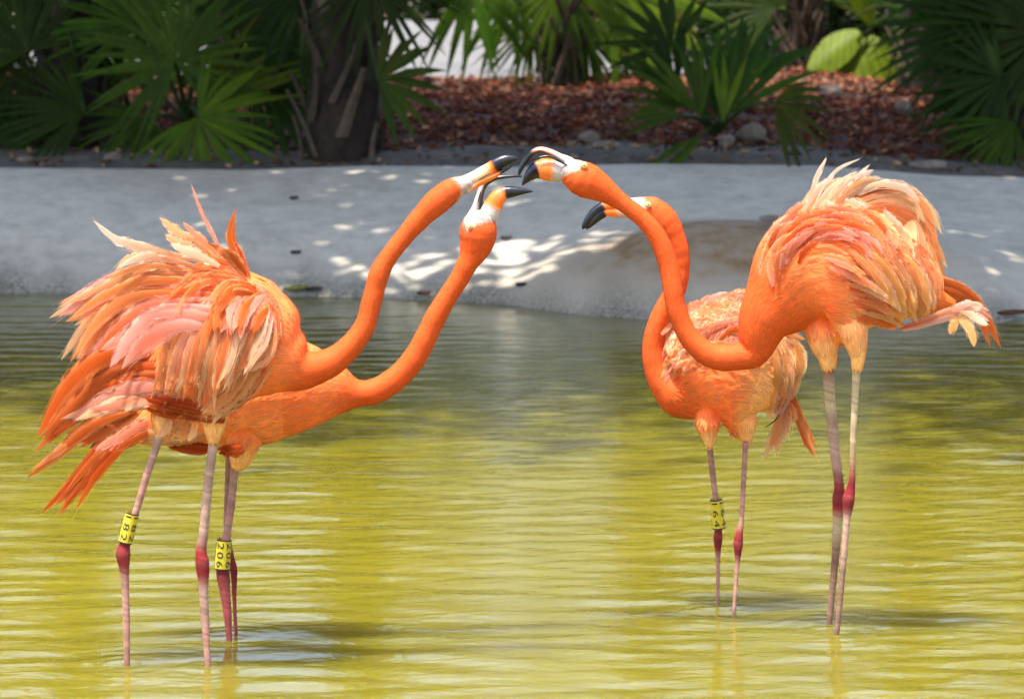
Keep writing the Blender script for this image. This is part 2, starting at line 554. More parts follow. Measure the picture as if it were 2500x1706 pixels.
class Bird:
    def __init__(self, D, base, label):
        self.D = D
        self.root = empty('flamingo', W(base[0], base[1], D) * 1.0, label, 'flamingo', 'flamingos standing in the pond')
        self.root.location.z = 0
        self.org = self.root.location.copy()
        self.V, self.F, self.C, self.Fs, self.T = [], [], [], [], []
        self.ell = None
        self.legs = []
        self.face = None

    def tube(self, st, nring=22, nseg=6, flip=False):
        V, F, Cc, Fs, Tg = tube_data(self.D, st, nring, nseg)
        if flip: Tg = [-t for t in Tg]
        o = len(self.V)
        self.V += V; self.C += Cc; self.Fs += Fs; self.T += Tg
        self.F += [tuple(i + o for i in f) for f in F]

    def part(self, name, st, mat='beak', nring=16, nseg=6):
        V, F, Cc, _, _ = tube_data(self.D, st, nring, nseg)
        return mesh_obj(name, V, F, M[mat], self.root, Cc)

    def leg(self, z, pts, foot):
        """pts: (x, y, r, colour) down to the water; foot: pixel row where it enters the water"""
        k = ZK[z][2]
        fd = row_depth(foot) - self.D
        ys = [p[1] for p in pts]
        self.legs.append((z, ys[0], ys[-1], fd))
        st = []
        for (x, y, r, c) in pts:
            t = (y - ys[0]) / (ys[-1] - ys[0])
            st.append((z, x, y, r, 1.0, fd * (.55 + .45 * t), c, None, 0))
        (x0, y0, r0, c0), (x1, y1, r1, c1) = pts[-2], pts[-1]
        e = 90 / k / max(1, abs(y1 - y0))
        st.append((z, x1 + (x1 - x0) * e, y1 + (y1 - y0) * e, r1, 1.0, fd, c1, None, 0))
        self.tube(st, 14, 5)
        w = W(*cv(z, x1, y1), self.D + fd)
        FEET.append((w.x, w.y))

    def build_skin(self, voxel=.0034):
        me = bpy.data.meshes.new('tmp')
        V = np.array(self.V) - np.array(self.org)
        me.from_pydata([tuple(p) for p in V], [], self.F)
        bm = bmesh.new(); bm.from_mesh(me); bmesh.ops.recalc_face_normals(bm, faces=bm.faces); bm.to_mesh(me); bm.free()
        t = bpy.data.objects.new('tmp', me); COL.objects.link(t)
        md = t.modifiers.new('r', 'REMESH'); md.mode = 'VOXEL'; md.voxel_size = voxel
        sm = t.modifiers.new('s', 'SMOOTH'); sm.factor = .5; sm.iterations = 5
        bpy.context.view_layer.update()
        ev = t.evaluated_get(bpy.context.evaluated_depsgraph_get())
        nm = bpy.data.meshes.new_from_object(ev)
        nm.name = 'body'
        bpy.data.objects.remove(t); bpy.data.meshes.remove(me)
        kd = kdtree.KDTree(len(V))
        for i, p in enumerate(V): kd.insert(p, i)
        kd.balance()
        Cs = np.array(self.C); Fs = np.array(self.Fs); Ts = np.array(self.T)
        n = len(nm.vertices)
        co = np.empty(n * 3, dtype=np.float32); nm.vertices.foreach_get('co', co); co = co.reshape(-1, 3)
        no = np.empty(n * 3, dtype=np.float32); nm.vertices.foreach_get('normal', no); no = no.reshape(-1, 3)
        oc = np.zeros((n, 3)); of = np.zeros(n); ot = np.zeros((n, 3))
        for i in range(n):
            w = 0
            for (_, j, d) in kd.find_n(co[i], 5):
                q = 1 / (d + .004) ** 2
                oc[i] += q * Cs[j]; of[i] += q * Fs[j]; ot[i] += q * Ts[j]; w += q
            oc[i] /= w; of[i] /= w
        ot /= np.linalg.norm(ot, axis=1)[:, None] + 1e-9
        if self.face:                                                # bare pale skin of the face, seen from the side
            rr = np.random.default_rng(3)
            Wc = co + np.array(self.org)
            dep = Wc[:, 1] * CP - (Wc[:, 2] - CAM_H) * SP
            px = 1250 + Wc[:, 0] / dep * FPX
            py = 853 - (Wc[:, 1] * SP + (Wc[:, 2] - CAM_H) * CP) / dep * FPX
            poly = [cv('3', *q) for q in self.face]
            wgt = np.zeros(n)
            for _ in range(10):
                qx = px + rr.normal(0, 2.6); qy = py + rr.normal(0, 2.6)
                ins = np.zeros(n, dtype=bool)
                for (ax_, ay_), (bx_, by_) in zip(poly, poly[1:] + poly[:1]):
                    hit = ((ay_ > qy) != (by_ > qy)) & (qx < (bx_ - ax_) * (qy - ay_) / (by_ - ay_ + 1e-9) + ax_)
                    ins ^= hit
                wgt += ins / 10
            wgt = np.clip(wgt + (wgt > 0) * (wgt < 1) * rr.normal(0, .15, n), 0, 1)[:, None]
            oc = oc * (1 - wgt) + np.array(C['face']) * rr.uniform(.88, 1.05, (n, 1)) * wgt
        legm = (oc[:, 0] < .45) & (of < 4)                            # scutes: narrow uneven bands down the bare legs
        rb = np.random.default_rng(5).uniform(.68, 1.18, 4000)
        bi = ((co[:, 2] + 1) / .0075 + co[:, 0] * 40).astype(int) % 4000
        oc[legm] *= (rb[bi] * np.random.default_rng(6).uniform(.88, 1.1, n))[legm][:, None]
        nm.materials.clear()
        finish_mesh(nm, M['skin'], oc)
        o = bpy.data.objects.new('body', nm); link(o, self.root)
        self.co, self.no, self.oc, self.of, self.ot = co, no, oc, of, ot
        nm.calc_loop_triangles()
        tr = np.empty(len(nm.loop_triangles) * 3, dtype=np.int32); nm.loop_triangles.foreach_get('vertices', tr)
        self.tris = tr.reshape(-1, 3)
        self.bvh = BVHTree.FromPolygons([tuple(map(float, c)) for c in co], [tuple(map(int, t)) for t in self.tris])
        return o

    def plumage(self, density, seed, lift=.02, tipmix=.22, back=.35):
        """thousands of small contour feathers lying on the skin, tips turned towards the tail"""
        r = np.random.default_rng(seed)
        t = self.tris; co = self.co
        a, b, c = co[t[:, 0]], co[t[:, 1]], co[t[:, 2]]
        area = .5 * np.linalg.norm(np.cross(b - a, c - a), axis=1)
        fs = self.of[t].mean(1)
        front = self.no[t].mean(1)[:, 1]
        w = np.where(fs > 3, area / np.maximum(fs, 4) ** 1.6, 0) * np.where(front > .25, back, 1)
        tot = w.sum()
        n = int(density * (np.where(fs > 3, area, 0).sum()))
        n = min(int(n * 2.6), 18000)
        pick = r.choice(len(t), n, p=w / tot)
        u = r.random(n); v = r.random(n); f = u + v > 1; u[f] = 1 - u[f]; v[f] = 1 - v[f]
        P = a[pick] + (b - a)[pick] * u[:, None] + (c - a)[pick] * v[:, None]
        N = self.no[t[pick, 0]]; T = self.ot[t[pick, 0]]; col = self.oc[t[pick, 0]]
        fl = fs[pick] * .00085 * r.uniform(.7, 1.35, n)
        T = T + r.normal(0, .16, (n, 3)) + np.array([0, 0, -.18])
        T -= N * (T * N).sum(1)[:, None]; T /= np.linalg.norm(T, axis=1)[:, None] + 1e-9
        B = np.cross(N, T)
        lf = lift * r.uniform(.25, 1.3, n)
        wd = fl * r.uniform(.10, .19, n)
        ts = np.array([0, .45, .8, 1.0]); ws = np.array([.55, 1.0, .72, .08])
        verts = np.zeros((n, 4, 3, 3)); cols = np.zeros((n, 4, 3, 3)); uvp = np.zeros((n, 4, 3, 2)); cell = r.integers(0, 60, n)
        sm = np.clip(fs[pick] / 22, .3, 1)
        lf = np.where(fs[pick] < 12, lf * 2.6, lf)
        jit = 1 + (r.uniform(.91, 1.07, (n, 1)) - 1) * sm[:, None]; hue = r.normal(0, .05, n) * sm
        colj = np.clip(col ** (1 - .14 * sm[:, None]) * jit * (1 + np.stack([hue * 0, hue, hue * 1.5], -1)), 0, .95)
        tip = np.clip(colj * .6 + np.array([.95, .48, .20]) * .4, 0, .95)
        for i, (tt, ww) in enumerate(zip(ts, ws)):
            ctr = P + T * (fl * tt)[:, None] + N * (fl * lf * tt ** 1.4 + .0002)[:, None] - N * (fl * fl * tt * tt * .6)[:, None]
            for j, s in enumerate((-1, 0, 1)):
                verts[:, i, j] = ctr + B * (wd * ww * s)[:, None] + N * (wd * .07 * (1 - abs(s)))[:, None]
                uvp[:, i, j, 0] = (s * .9995 + 1) * .5 + cell; uvp[:, i, j, 1] = tt
                m_ = (tipmix * tt ** 2 * r.uniform(.3, 1, n) * sm)[:, None]
                cols[:, i, j] = colj * (1 - m_) + tip * m_
        base = (np.arange(n) * 12)[:, None, None]
        q = np.array([[i * 3 + j, i * 3 + j + 1, i * 3 + j + 4, i * 3 + j + 3] for i in range(3) for j in range(2)])[None]
        F = (base + q).reshape(-1, 4)
        o = np_mesh('plumage', verts.reshape(-1, 3), F, M['plume'], self.root, cols.reshape(-1, 3), uvp.reshape(-1, 2))
        o['kind'] = 'stuff'

    def drape(self, x, y):
        """depth of the body's camera side at an image point, in metres in front of the bird's mid plane"""
        p = W(x, y, self.D)
        eye = Vector((0, 0, CAM_H))
        hit = self.bvh.ray_cast(eye - self.org, (p - eye).normalized())[0]
        return (hit.y + self.org.y - self.D) if hit is not None else 0.0

    def feather(self, pts, w, c0, c1, lift=0.0, tilt=0.0, blunt=.5, dys=None, seed=None, name='feather', rag=.08):
        """pts in photograph pixels, base to tip; w = width in pixels"""
        r = random.Random(seed if seed is not None else rnd.random())
        N = 16
        k = max(2, int(math.ceil((N - 1) / (len(pts) - 1))))
        S = catmull(np.array(pts, float), k)
        n = len(S)
        sc = self.D / FPX
        P = []
        if not dys:
            dr = np.array([self.drape(x, y) for x, y in S])
            for _ in range(4):
                dr[1:-1] = np.minimum(dr[1:-1], .0) * .5 + (dr[:-2] + dr[2:]) * .25
                dr[0] = .5 * (dr[0] + dr[1]); dr[-1] = .5 * (dr[-1] + dr[-2])
            dr = dr - .003
        for i, (x, y) in enumerate(S):
            t = i / (n - 1)
            dy = dys[0] * (1 - t) + dys[1] * t if dys else dr[i]
            P.append(np.array(W(x, y, self.D + dy - lift * (.2 + .8 * t))))
        P = np.array(P)
        T = np.gradient(P, axis=0); T /= np.linalg.norm(T, axis=1)[:, None] + 1e-9
        us = (-1, -.55, 0, .55, 1)
        verts, cols, uvs = [], [], []
        asym = r.uniform(-.2, .2)
        for i in range(n):
            t = i / (n - 1)
            g = min(1, .32 + t * 1.7) if t < .4 else 1.0
            tipp = max(0.0, 1 - max(0, (t - blunt) / (1 - blunt)) ** 1.9)
            hw = .5 * w * sc * g * (tipp * .97 + .03)
            nrm = np.cross(T[i], np.array([0, 1, 0])); nrm /= np.linalg.norm(nrm) + 1e-9
            bb = np.cross(nrm, T[i])
            if bb[1] > 0: bb = -bb
            ct, stt = math.cos(tilt), math.sin(tilt)
            wv = nrm * ct + bb * stt
            dv = bb * ct - nrm * stt
            for u in us:
                e = 1 + (r.uniform(-rag, rag) - (r.uniform(.1, .45) if r.random() < .10 * t else 0) if abs(u) == 1 else 0)
                cam_ = (1 - u * u) * .15 * hw
                verts.append(P[i] + wv * (u + asym * (1 - abs(u))) * hw * e + dv * cam_)
                cc = mixc(C[c0] if isinstance(c0, str) else c0, C[c1] if isinstance(c1, str) else c1, min(1, max(0, t ** .8 + r.uniform(-.06, .06))))
                cols.append(cc); uvs.append(((u * .9995 + 1) * .5 + (seed or 0) % 61, t))
        j = r.uniform(.88, 1.06)
        cols = np.clip(np.array(cols) * j, 0, .95)
        m = len(us)
        faces = [(i * m + q, i * m + q + 1, (i + 1) * m + q + 1, (i + 1) * m + q) for i in range(n - 1) for q in range(m - 1)]
        cols = [tuple(c) for c in cols]
        for i in range(2, n - 1):                                   # loose barbs along both edges
            for q, inner in ((0, 1), (m - 1, m - 2)):
                e0, e1 = verts[i * m + q], verts[(i + 1) * m + q]
                outw = (e0 - verts[i * m + inner])
                tipp = e1 + outw * r.uniform(.05, .45) + (e1 - e0) * r.uniform(.1, .9)
                verts.append(tipp); cols.append(cols[(i + 1) * m + q]); uvs.append(uvs[(i + 1) * m + q])
                faces.append((i * m + q, (i + 1) * m + q, len(verts) - 1) if q else ((i + 1) * m + q, i * m + q, len(verts) - 1))
        m5 = len(us)
        for _ in range(9):                                          # fine loose filaments that run past the vane
            i0 = r.randint(2, n - 6); ln = r.randint(4, 7)
            u0 = r.uniform(-.9, .9); dr_ = r.uniform(-.05, .22) * (1 if u0 > 0 else -1)
            prev = None
            fw = r.uniform(.5, 1.1) * sc
            for q in range(4):
                fi = min(n - 1, i0 + ln * q / 3.0)
                ia = int(min(n - 2, math.floor(fi))); fr = fi - ia
                cen = P[ia] * (1 - fr) + P[ia + 1] * fr
                if i0 + ln * q / 3.0 > n - 1:
                    cen = cen + T[n - 1] * (i0 + ln * q / 3.0 - (n - 1)) * np.linalg.norm(P[n - 1] - P[n - 2])
                edge = np.array(verts[ia * m5 + (4 if u0 > 0 else 0)]) - P[ia]
                hwv = edge / (np.linalg.norm(edge) + 1e-9) * max(np.linalg.norm(edge), .25 * w * sc)
                pos = cen + hwv * (abs(u0) + abs(dr_) * q) + np.array([0, -.0012 - .0006 * q, 0])
                sd = hwv / (np.linalg.norm(hwv) + 1e-9) * fw * (1 - q / 3.3)
                b0 = len(verts)
                cl = cols[min(n - 1, ia) * m5 + 2]
                cl = tuple(min(.97, c ** .8) for c in cl)
                for e_ in (-1, 1):
                    verts.append(pos + sd * e_); cols.append(cl); uvs.append((.5 + (seed or 0) % 61, .3))
                if prev is not None:
                    faces.append((prev, prev + 1, b0 + 1, b0))
                prev = b0
        return mesh_obj(name, verts, faces, M['feather'], self.root, cols, uvs)

    def one(self, z, pts, w, c0, c1, **kw):
        k = ZK[z][2]
        return self.feather([cv(z, *p) for p in pts], w * k, c0, c1, seed=rnd.randint(1, 9999), **kw)

    def fan(self, z, guides, n, w, c0, c1, lift=.01, jit=10, tilt=.16, blunt=.55, lenj=.12, **kw):
        """n feathers spread between the guide spines"""
        k = ZK[z][2]
        w = w * 1.08; n = int(round(n * 1.02)); lift = lift * .65
        G = np.array([catmull(np.array(g, float), 6)[np.linspace(0, (len(g) - 1) * 6, 5).astype(int)] for g in guides])
        for i in range(n):
            s = (i + .5 + rnd.uniform(-.3, .3)) / n * (len(guides) - 1)
            a = min(int(s), len(guides) - 2); f = s - a
            Q = G[a] * (1 - f) + G[a + 1] * f
            Q = Q[0] + (Q - Q[0]) * (1 + rnd.uniform(-lenj, lenj))
            Q = Q + np.array([rnd.gauss(0, jit * .6), rnd.gauss(0, jit * .6)])
            Q[-1] += np.array([rnd.gauss(0, jit), rnd.gauss(0, jit)])
            ca = c0[rnd.randrange(len(c0))] if isinstance(c0, list) else c0
            cb = c1[rnd.randrange(len(c1))] if isinstance(c1, list) else c1
            self.feather([cv(z, *p) for p in Q], w * k * rnd.uniform(.8, 1.2), ca, cb,
                         lift=lift * rnd.uniform(.5, 1.4), tilt=tilt * rnd.uniform(-.6, 1.2), blunt=blunt, seed=rnd.randint(1, 9999), **kw)

    def eye(self, z, x, y, r, dy):
        k = ZK[z][2]
        c = W(*cv(z, x, y), self.D + dy)
        def ball(name, rad, off, cs, parent, sq):
            vs, fs, cc = [], [], []
            nr, ns_ = 8, 18
            for i in range(nr + 1):
                a = math.pi * .5 * i / nr
                for j in range(ns_):
                    b = 2 * math.pi * j / ns_
                    vs.append((c.x + rad * math.sin(a) * math.cos(b), c.y - off - rad * sq * math.cos(a), c.z + rad * math.sin(a) * math.sin(b)))
                    cc.append(cs(i / nr))
            fs = [(i * ns_ + j, (i + 1) * ns_ + j, (i + 1) * ns_ + (j + 1) % ns_, i * ns_ + (j + 1) % ns_) for i in range(nr) for j in range(ns_)]
            fs.append(tuple(range(ns_))[::-1])
            return mesh_obj(name, vs, fs, M['eye'], parent, cc)
        R = r * k * self.D / FPX
        R *= .92
        e = ball('eye', R, 0, lambda t: (.62, .48, .16) if t < .55 else ((.16, .09, .04) if t < .70 else (.62, .34, .2)), self.root, .55)
        ball('pupil', R * .26, R * .48, lambda t: (.01, .01, .01), e, .4)

    def band(self, z, p0, p1, r, dy, text):
        """yellow leg ring from p0 (top) to p1 with its number printed lengthways"""
        k = ZK[z][2]; s = self.D / FPX
        _, ya, yb_, fd = self.legs[dy]
        dz = lambda y: fd * (.55 + .45 * (y - ya) / (yb_ - ya))
        A = np.array(W(*cv(z, *p0), self.D + dz(p0[1]))); B = np.array(W(*cv(z, *p1), self.D + dz(p1[1])))
        L = np.linalg.norm(B - A); T = (B - A) / L
        R = r * k * s
        xr = np.cross(T, [0, 1, 0]); xr /= np.linalg.norm(xr)
        if xr[0] < 0: xr = -xr
        yb = np.cross(T, xr); yb = yb / np.linalg.norm(yb)
        if yb[1] > 0: yb = -yb                                      # towards the camera
        n = 40
        vs, fs = [], []
        ri = R * .86
        for (h, q) in ((0, ri), (0, R), (L, R), (L, ri)):
            for j in range(n):
                a = 2 * math.pi * j / n
                vs.append(A + T * h + xr * math.sin(a) * q + yb * math.cos(a) * q)
        for i in range(4):
            for j in range(n):
                i2 = (i + 1) % 4
                fs.append((i * n + j, i * n + (j + 1) % n, i2 * n + (j + 1) % n, i2 * n + j))
        b = mesh_obj('leg_band', vs, fs, M['band'], self.root, smooth=False)
        # dark rims seen at both ends
        cu = bpy.data.curves.new('num', 'FONT'); cu.body = text; cu.size = 1.0; cu.resolution_u = 6
        cu.space_character = 1.25
        to = bpy.data.objects.new('num', cu); COL.objects.link(to)
        bpy.context.view_layer.update()
        tm = bpy.data.meshes.new_from_object(to.evaluated_get(bpy.context.evaluated_depsgraph_get()))
        bpy.data.objects.remove(to)
        bm = bmesh.new(); bm.from_mesh(tm)
        bmesh.ops.triangulate(bm, faces=bm.faces)
        bmesh.ops.subdivide_edges(bm, edges=bm.edges, cuts=1)
        co = np.array([v.co[:] for v in bm.verts]); ff = [tuple(v.index for v in f.verts) for f in bm.faces]
        bm.free(); bpy.data.meshes.remove(tm)
        x0, x1 = co[:, 0].min(), co[:, 0].max(); y0, y1 = co[:, 1].min(), co[:, 1].max()
        u = (co[:, 0] - x0) / (x1 - x0); v = (co[:, 1] - y0) / (y1 - y0) - .5
        for c_i in range(5):
            ac = -.36 + c_i * 2 * math.pi / 5
            ang = ac + v * .86
            al = L * (.08 + .84 * u)
            Rr = R * 1.02 + .0004
            vv = [A + T * h + xr * math.sin(a) * Rr + yb * math.cos(a) * Rr for h, a in zip(al, ang)]
            mesh_obj('number', vv, ff, M['ink'], b, smooth=False)
        rv, rf = [], []
        for h0, h1 in ((-.012, .028), (.972, 1.012)):
            o = len(rv)
            for h in (h0, h1):
                for j in range(n):
                    a = 2 * math.pi * j / n
                    rv.append(A + T * h * L + xr * math.sin(a) * R * 1.012 + yb * math.cos(a) * R * 1.012)
            for j in range(n):
                rf.append((o + j, o + (j + 1) % n, o + n + (j + 1) % n, o + n + j))
        mesh_obj('rim', rv, rf, M['ink'], b)

def st(z, rows, q=1.0, dy=0.0, c='neck', fs=0.0):
    """short form: rows of (x, y, r[, colour[, feather size[, q[, dy]]]])"""
    out = []
    for r in rows:
        x, y, rad = r[:3]
        out.append((z, x, y, rad, r[5] if len(r) > 5 else q, r[6] if len(r) > 6 else dy, r[3] if len(r) > 3 else c, None, r[4] if len(r) > 4 else fs))
    return out

# ---- front left bird, ruffled, ring 182
def bird_left_front():
    b = Bird(9.90, (400, 1620), 'leftmost flamingo with spiky raised back feathers and closed beak, wearing yellow ring 182')
    b.face = [(175, 330), (215, 365), (250, 410), (258, 460), (235, 500), (205, 560), (260, 560), (700, 400), (700, 100), (250, 300)]
    b.ell = [('D', 500, 785, 165, 190, 115)]
    b.tube(st('D', [(235, 925, 16, 'deep', 20, .8), (330, 880, 52, 'deep', 26, .8), (400, 835, 110, 'body', 30, .75), (470, 795, 160, 'coral', 34, .68), (535, 780, 170, 'body', 34, .66),
                    (600, 797, 137, 'body', 30, .72), (650, 822, 82, 'body', 22, .9), (700, 838, 44, 'neck', 12, 1)])
           + st('2', [(505, 1188, 76), (645, 1035, 60), (695, 880, 56), (735, 730, 56), (785, 635, 52), (870, 525, 50), (965, 415, 58), (1035, 345, 70), (1105, 285, 72, 'neckd', 8)], fs=6)
           + st('3', [(200, 432, 92, 'neckd', 5), (243, 414, 78, 'neckd', 0), (258, 407, 73, 'neckd', 0), (330, 370, 58, 'neckd', 0)]), 26)
    b.tube(st('D', [(356, 915, 10, 'orange', 18), (361, 940, 20, 'yellow', 18), (364, 962, 19, 'yellow', 18), (364, 988, 12, 'yellow', 12)], q=1.1, dy=-.01), 16, flip=True)
    b.tube(st('D', [(480, 840, 20, 'peach', 22), (482, 900, 44, 'peach', 22), (486, 960, 28, 'yellow', 20), (484, 1003, 14, 'yellow', 12)], q=1.1, dy=-.03), 16, flip=True)
    b.leg('6', [(728, 215, 23, 'leg'), (700, 300, 22, 'leg'), (650, 450, 21, 'legp'), (600, 620, 20, 'legp'), (545, 780, 27.0, 'hock'), (530, 845, 39.6, 'hock'), (535, 910, 29.7, 'hock'), (540, 1000, 22, 'legp'), (547, 1200, 20, 'legp'), (550, 1424, 18, 'legp')], 1623)
    b.leg('6', [(1000, 240, 26, 'leg'), (990, 320, 26, 'leg'), (965, 520, 26, 'leg'), (945, 740, 26, 'leg'), (933, 830, 28.8, 'hock'), (938, 890, 37.8, 'hock'), (943, 960, 32.4, 'hock'), (945, 1050, 26, 'leg'), (957, 1250, 21, 'legp'), (968, 1430, 19, 'legp')], 1626)
    b.build_skin()
    b.plumage(9000, 21)
    # beak: white base, black hooked tip, thin lower mandible
    f = st('3', [(250, 408, 66, 'face'), (330, 362, 56, 'face'), (420, 312, 52, 'cream'), (500, 262, 50, 'orange'), (530, 244, 52, 'black'), (600, 207, 46, 'black'), (665, 194, 32, 'black'), (708, 192, 13, 'black'), (718, 194, 4, 'black')], q=.8)
    b.part('upper_beak', f)
    b.part('lower_beak', st('3', [(300, 450, 34, 'face'), (380, 398, 30, 'orange'), (470, 352, 26, 'orange'), (548, 316, 20, 'orange'), (580, 296, 18, 'black'), (640, 262, 14, 'black'), (668, 244, 4, 'black')], q=1.3))
    b.part('nostril', st('3', [(395, 365, 3, 'black'), (450, 332, 5, 'black'), (490, 312, 3, 'black')], dy=-.0135))
    # far layers of plumage first
    tail = [[(760, 1010), (430, 1060), (95, 1470)], [(760, 1090), (460, 1180), (150, 1480)], [(760, 1150), (470, 1230), (210, 1440)]]
    b.fan('1', tail, 14, 95, ['deep', 'body'], ['orange', 'deep'], lift=.02, jit=22, blunt=.6)
    b.one('1', [(780, 1000), (480, 1020), (260, 1180), (95, 1470)], 120, 'orange', 'deep', lift=.05)
    b.one('1', [(600, 1330), (400, 1400), (200, 1560), (33, 1692)], 75, 'orange', 'orange', dys=(-.06, -.02))
    b.one('1', [(560, 1330), (380, 1430), (230, 1530), (75, 1640)], 60, 'orange', 'peach', dys=(-.05, -.03))
    b.fan('1', [[(640, 1300), (420, 1370), (250, 1480)], [(620, 1330), (460, 1420), (330, 1500)]], 7, 62, ['orange', 'peach'], ['orange', 'deep'], jit=18)
    b.fan('1', [[(860, 1190), (560, 1220), (270, 1390)], [(900, 1250), (640, 1270), (340, 1340)]], 8, 85, ['pink', 'peach'], ['cream', 'pink'], lift=.035, jit=15)
    b.fan('1', [[(1120, 1330), (900, 1280), (680, 1230)], [(1130, 1390), (930, 1350), (700, 1330)]], 12, 62, ['red', 'deep'], ['deep', 'red'], lift=.045, jit=10, blunt=.7)
    b.fan('1', [[(980, 1370), (960, 1420), (940, 1480)], [(800, 1340), (790, 1400), (770, 1470)]], 9, 60, 'yellow', ['cream', 'yellow'], jit=10)
    # wing fan towards the left
    W1 = [[(1000, 470), (760, 430), (400, 270)], [(1000, 500), (740, 455), (530, 540)], [(1030, 540), (720, 530), (480, 588)], [(1050, 560), (640, 575), (210, 745)],
          [(1060, 590), (640, 640), (275, 812)], [(1080, 640), (620, 700), (298, 1020)], [(1100, 700), (690, 760), (430, 985)], [(1080, 780), (740, 820), (490, 1060)]]
    b.fan('1', W1[3:], 22, 88, ['orange', 'body', 'pink'], ['peach', 'pink', 'cream'], lift=.0, jit=18, blunt=.62, lenj=.1, dys=(-.03, .03))
    b.fan('1', W1[2:], 24, 80, ['orange', 'pink'], ['cream', 'peach', 'pink', 'lav'], lift=.02, jit=14, blunt=.6, lenj=.14)
    b.one('1', [(1000, 490), (760, 440), (600, 395), (520, 370), (400, 268)], 66, 'peach', 'white', dys=(-.03, .0))
    b.one('1', [(960, 480), (700, 470), (600, 480), (530, 542)], 60, 'peach', 'cream', lift=.03)
    b.one('1', [(960, 520), (760, 470), (640, 480), (540, 530)], 66, 'peach', 'white', lift=.04)
    b.one('1', [(1000, 560), (760, 520), (600, 545), (480, 588)], 50, 'peach', 'peach', lift=.04)
    b.one('1', [(1080, 600), (700, 560), (450, 640), (208, 748)], 66, 'orange', 'cream', lift=.03)
    b.one('1', [(1080, 620), (720, 600), (480, 680), (275, 812)], 80, 'orange', 'peach', lift=.035)
    b.one('1', [(1080, 680), (680, 680), (450, 800), (296, 1022)], 88, 'orange', 'peach', lift=.04)
    b.one('1', [(1100, 720), (760, 730), (560, 840), (432, 990)], 96, 'pink', 'orange', lift=.05)
    b.one('1', [(1060, 760), (800, 760), (600, 900), (440, 985)], 100, 'lav', 'pink', lift=.06)
    b.one('1', [(1040, 800), (820, 790), (640, 880), (495, 1080)], 130, 'pink', 'lav', lift=.075)
    b.one('1', [(1000, 850), (820, 860), (680, 960), (560, 1090)], 130, 'lav', 'pink', lift=.08)
    # upstanding plumes
    b.one('1', [(1130, 480), (1060, 340), (1000, 220), (943, 64)], 30, 'pink', 'pink', dys=(-.06, -.05), blunt=.3)
    b.one('1', [(1260, 560), (1190, 460), (1152, 340), (1192, 203)], 46, 'orange', 'orange', dys=(-.05, -.06), blunt=.45)
    b.one('1', [(1270, 580), (1225, 470), (1180, 380), (1185, 240)], 40, 'body', 'orange', dys=(-.04, -.04), blunt=.4)
    b.one('1', [(1080, 480), (960, 390), (860, 330), (768, 252)], 78, 'peach', 'cream', dys=(-.06, -.04), rag=.35)
    b.one('1', [(1060, 500), (940, 420), (860, 390), (800, 345)], 70, 'peach', 'cream', dys=(-.08, -.07), rag=.3)
    b.one('1', [(1100, 470), (1020, 390), (950, 330), (898, 275)], 48, 'peach', 'pink', dys=(-.07, -.06))
    b.one('1', [(1100, 520), (980, 460), (900, 430), (830, 395)], 70, 'cream', 'white', dys=(-.09, -.08), rag=.3)
    b.fan('1', [[(1240, 600), (1150, 480), (1060, 420)], [(1240, 560), (1180, 470), (1120, 430)]], 8, 50, ['orange', 'peach'], ['peach', 'orange'], dys=(-.05, -.07))
    # shoulder sprays
    b.fan('1', [[(1230, 560), (1060, 490), (890, 556)], [(1250, 600), (1040, 560), (900, 640)], [(1260, 640), (1020, 600), (820, 772)]], 12, 52, ['orange', 'body'], ['orange', 'peach'], lift=.06, jit=12)
    b.fan('1', [[(1290, 640), (1160, 610), (1060, 690)], [(1300, 680), (1190, 680), (1110, 790)]], 10, 55, ['orange', 'deep'], ['orange', 'peach'], lift=.05, jit=12)
    # long hanging scapulars over the flank
    H = [[(960, 740), (830, 900), (745, 1220)], [(1040, 700), (930, 950), (860, 1230)], [(1140, 690), (1020, 950), (960, 1260)], [(1220, 690), (1120, 950), (1050, 1290)],
         [(1290, 700), (1220, 900), (1130, 1210)], [(1360, 750), (1310, 920), (1200, 1120)], [(1430, 830), (1390, 960), (1290, 1060)]]
    b.fan('1', H, 34, 62, ['coral', 'orange', 'peach', 'pink'], ['peach', 'cream', 'coral', 'peach'], lift=.018, jit=14, blunt=.6)
    b.fan('1', H, 30, 50, ['lav', 'coral', 'orange'], ['peach', 'cream', 'coral'], lift=.035, jit=18, blunt=.55, lenj=.2)
    b.fan('1', [[(1180, 640), (1080, 740), (1050, 900)], [(1300, 660), (1200, 760), (1170, 900)], [(1400, 760), (1330, 820), (1290, 920)]], 16, 55, ['orange', 'body', 'pink'], ['orange', 'pink'], lift=.05, jit=14)
    b.fan('1', [[(1260, 600), (1340, 680), (1380, 780)], [(1320, 640), (1400, 740), (1440, 860)], [(1340, 720), (1410, 820), (1420, 960)], [(1300, 720), (1350, 860), (1340, 1000)]], 26, 40, ['orange', 'body', 'pink'], ['orange', 'pink', 'peach'], lift=.012, jit=12)
    b.fan('1', [[(1180, 1080), (1060, 1200), (880, 1340)], [(1280, 1100), (1160, 1240), (1000, 1370)], [(1380, 1080), (1260, 1220), (1110, 1350)]], 22, 66, ['peach', 'body'], ['cream', 'yellow', 'peach'], lift=.03, jit=14)
    b.band('6', (577, 640), (540, 790), 37, 0, '182')
    return b

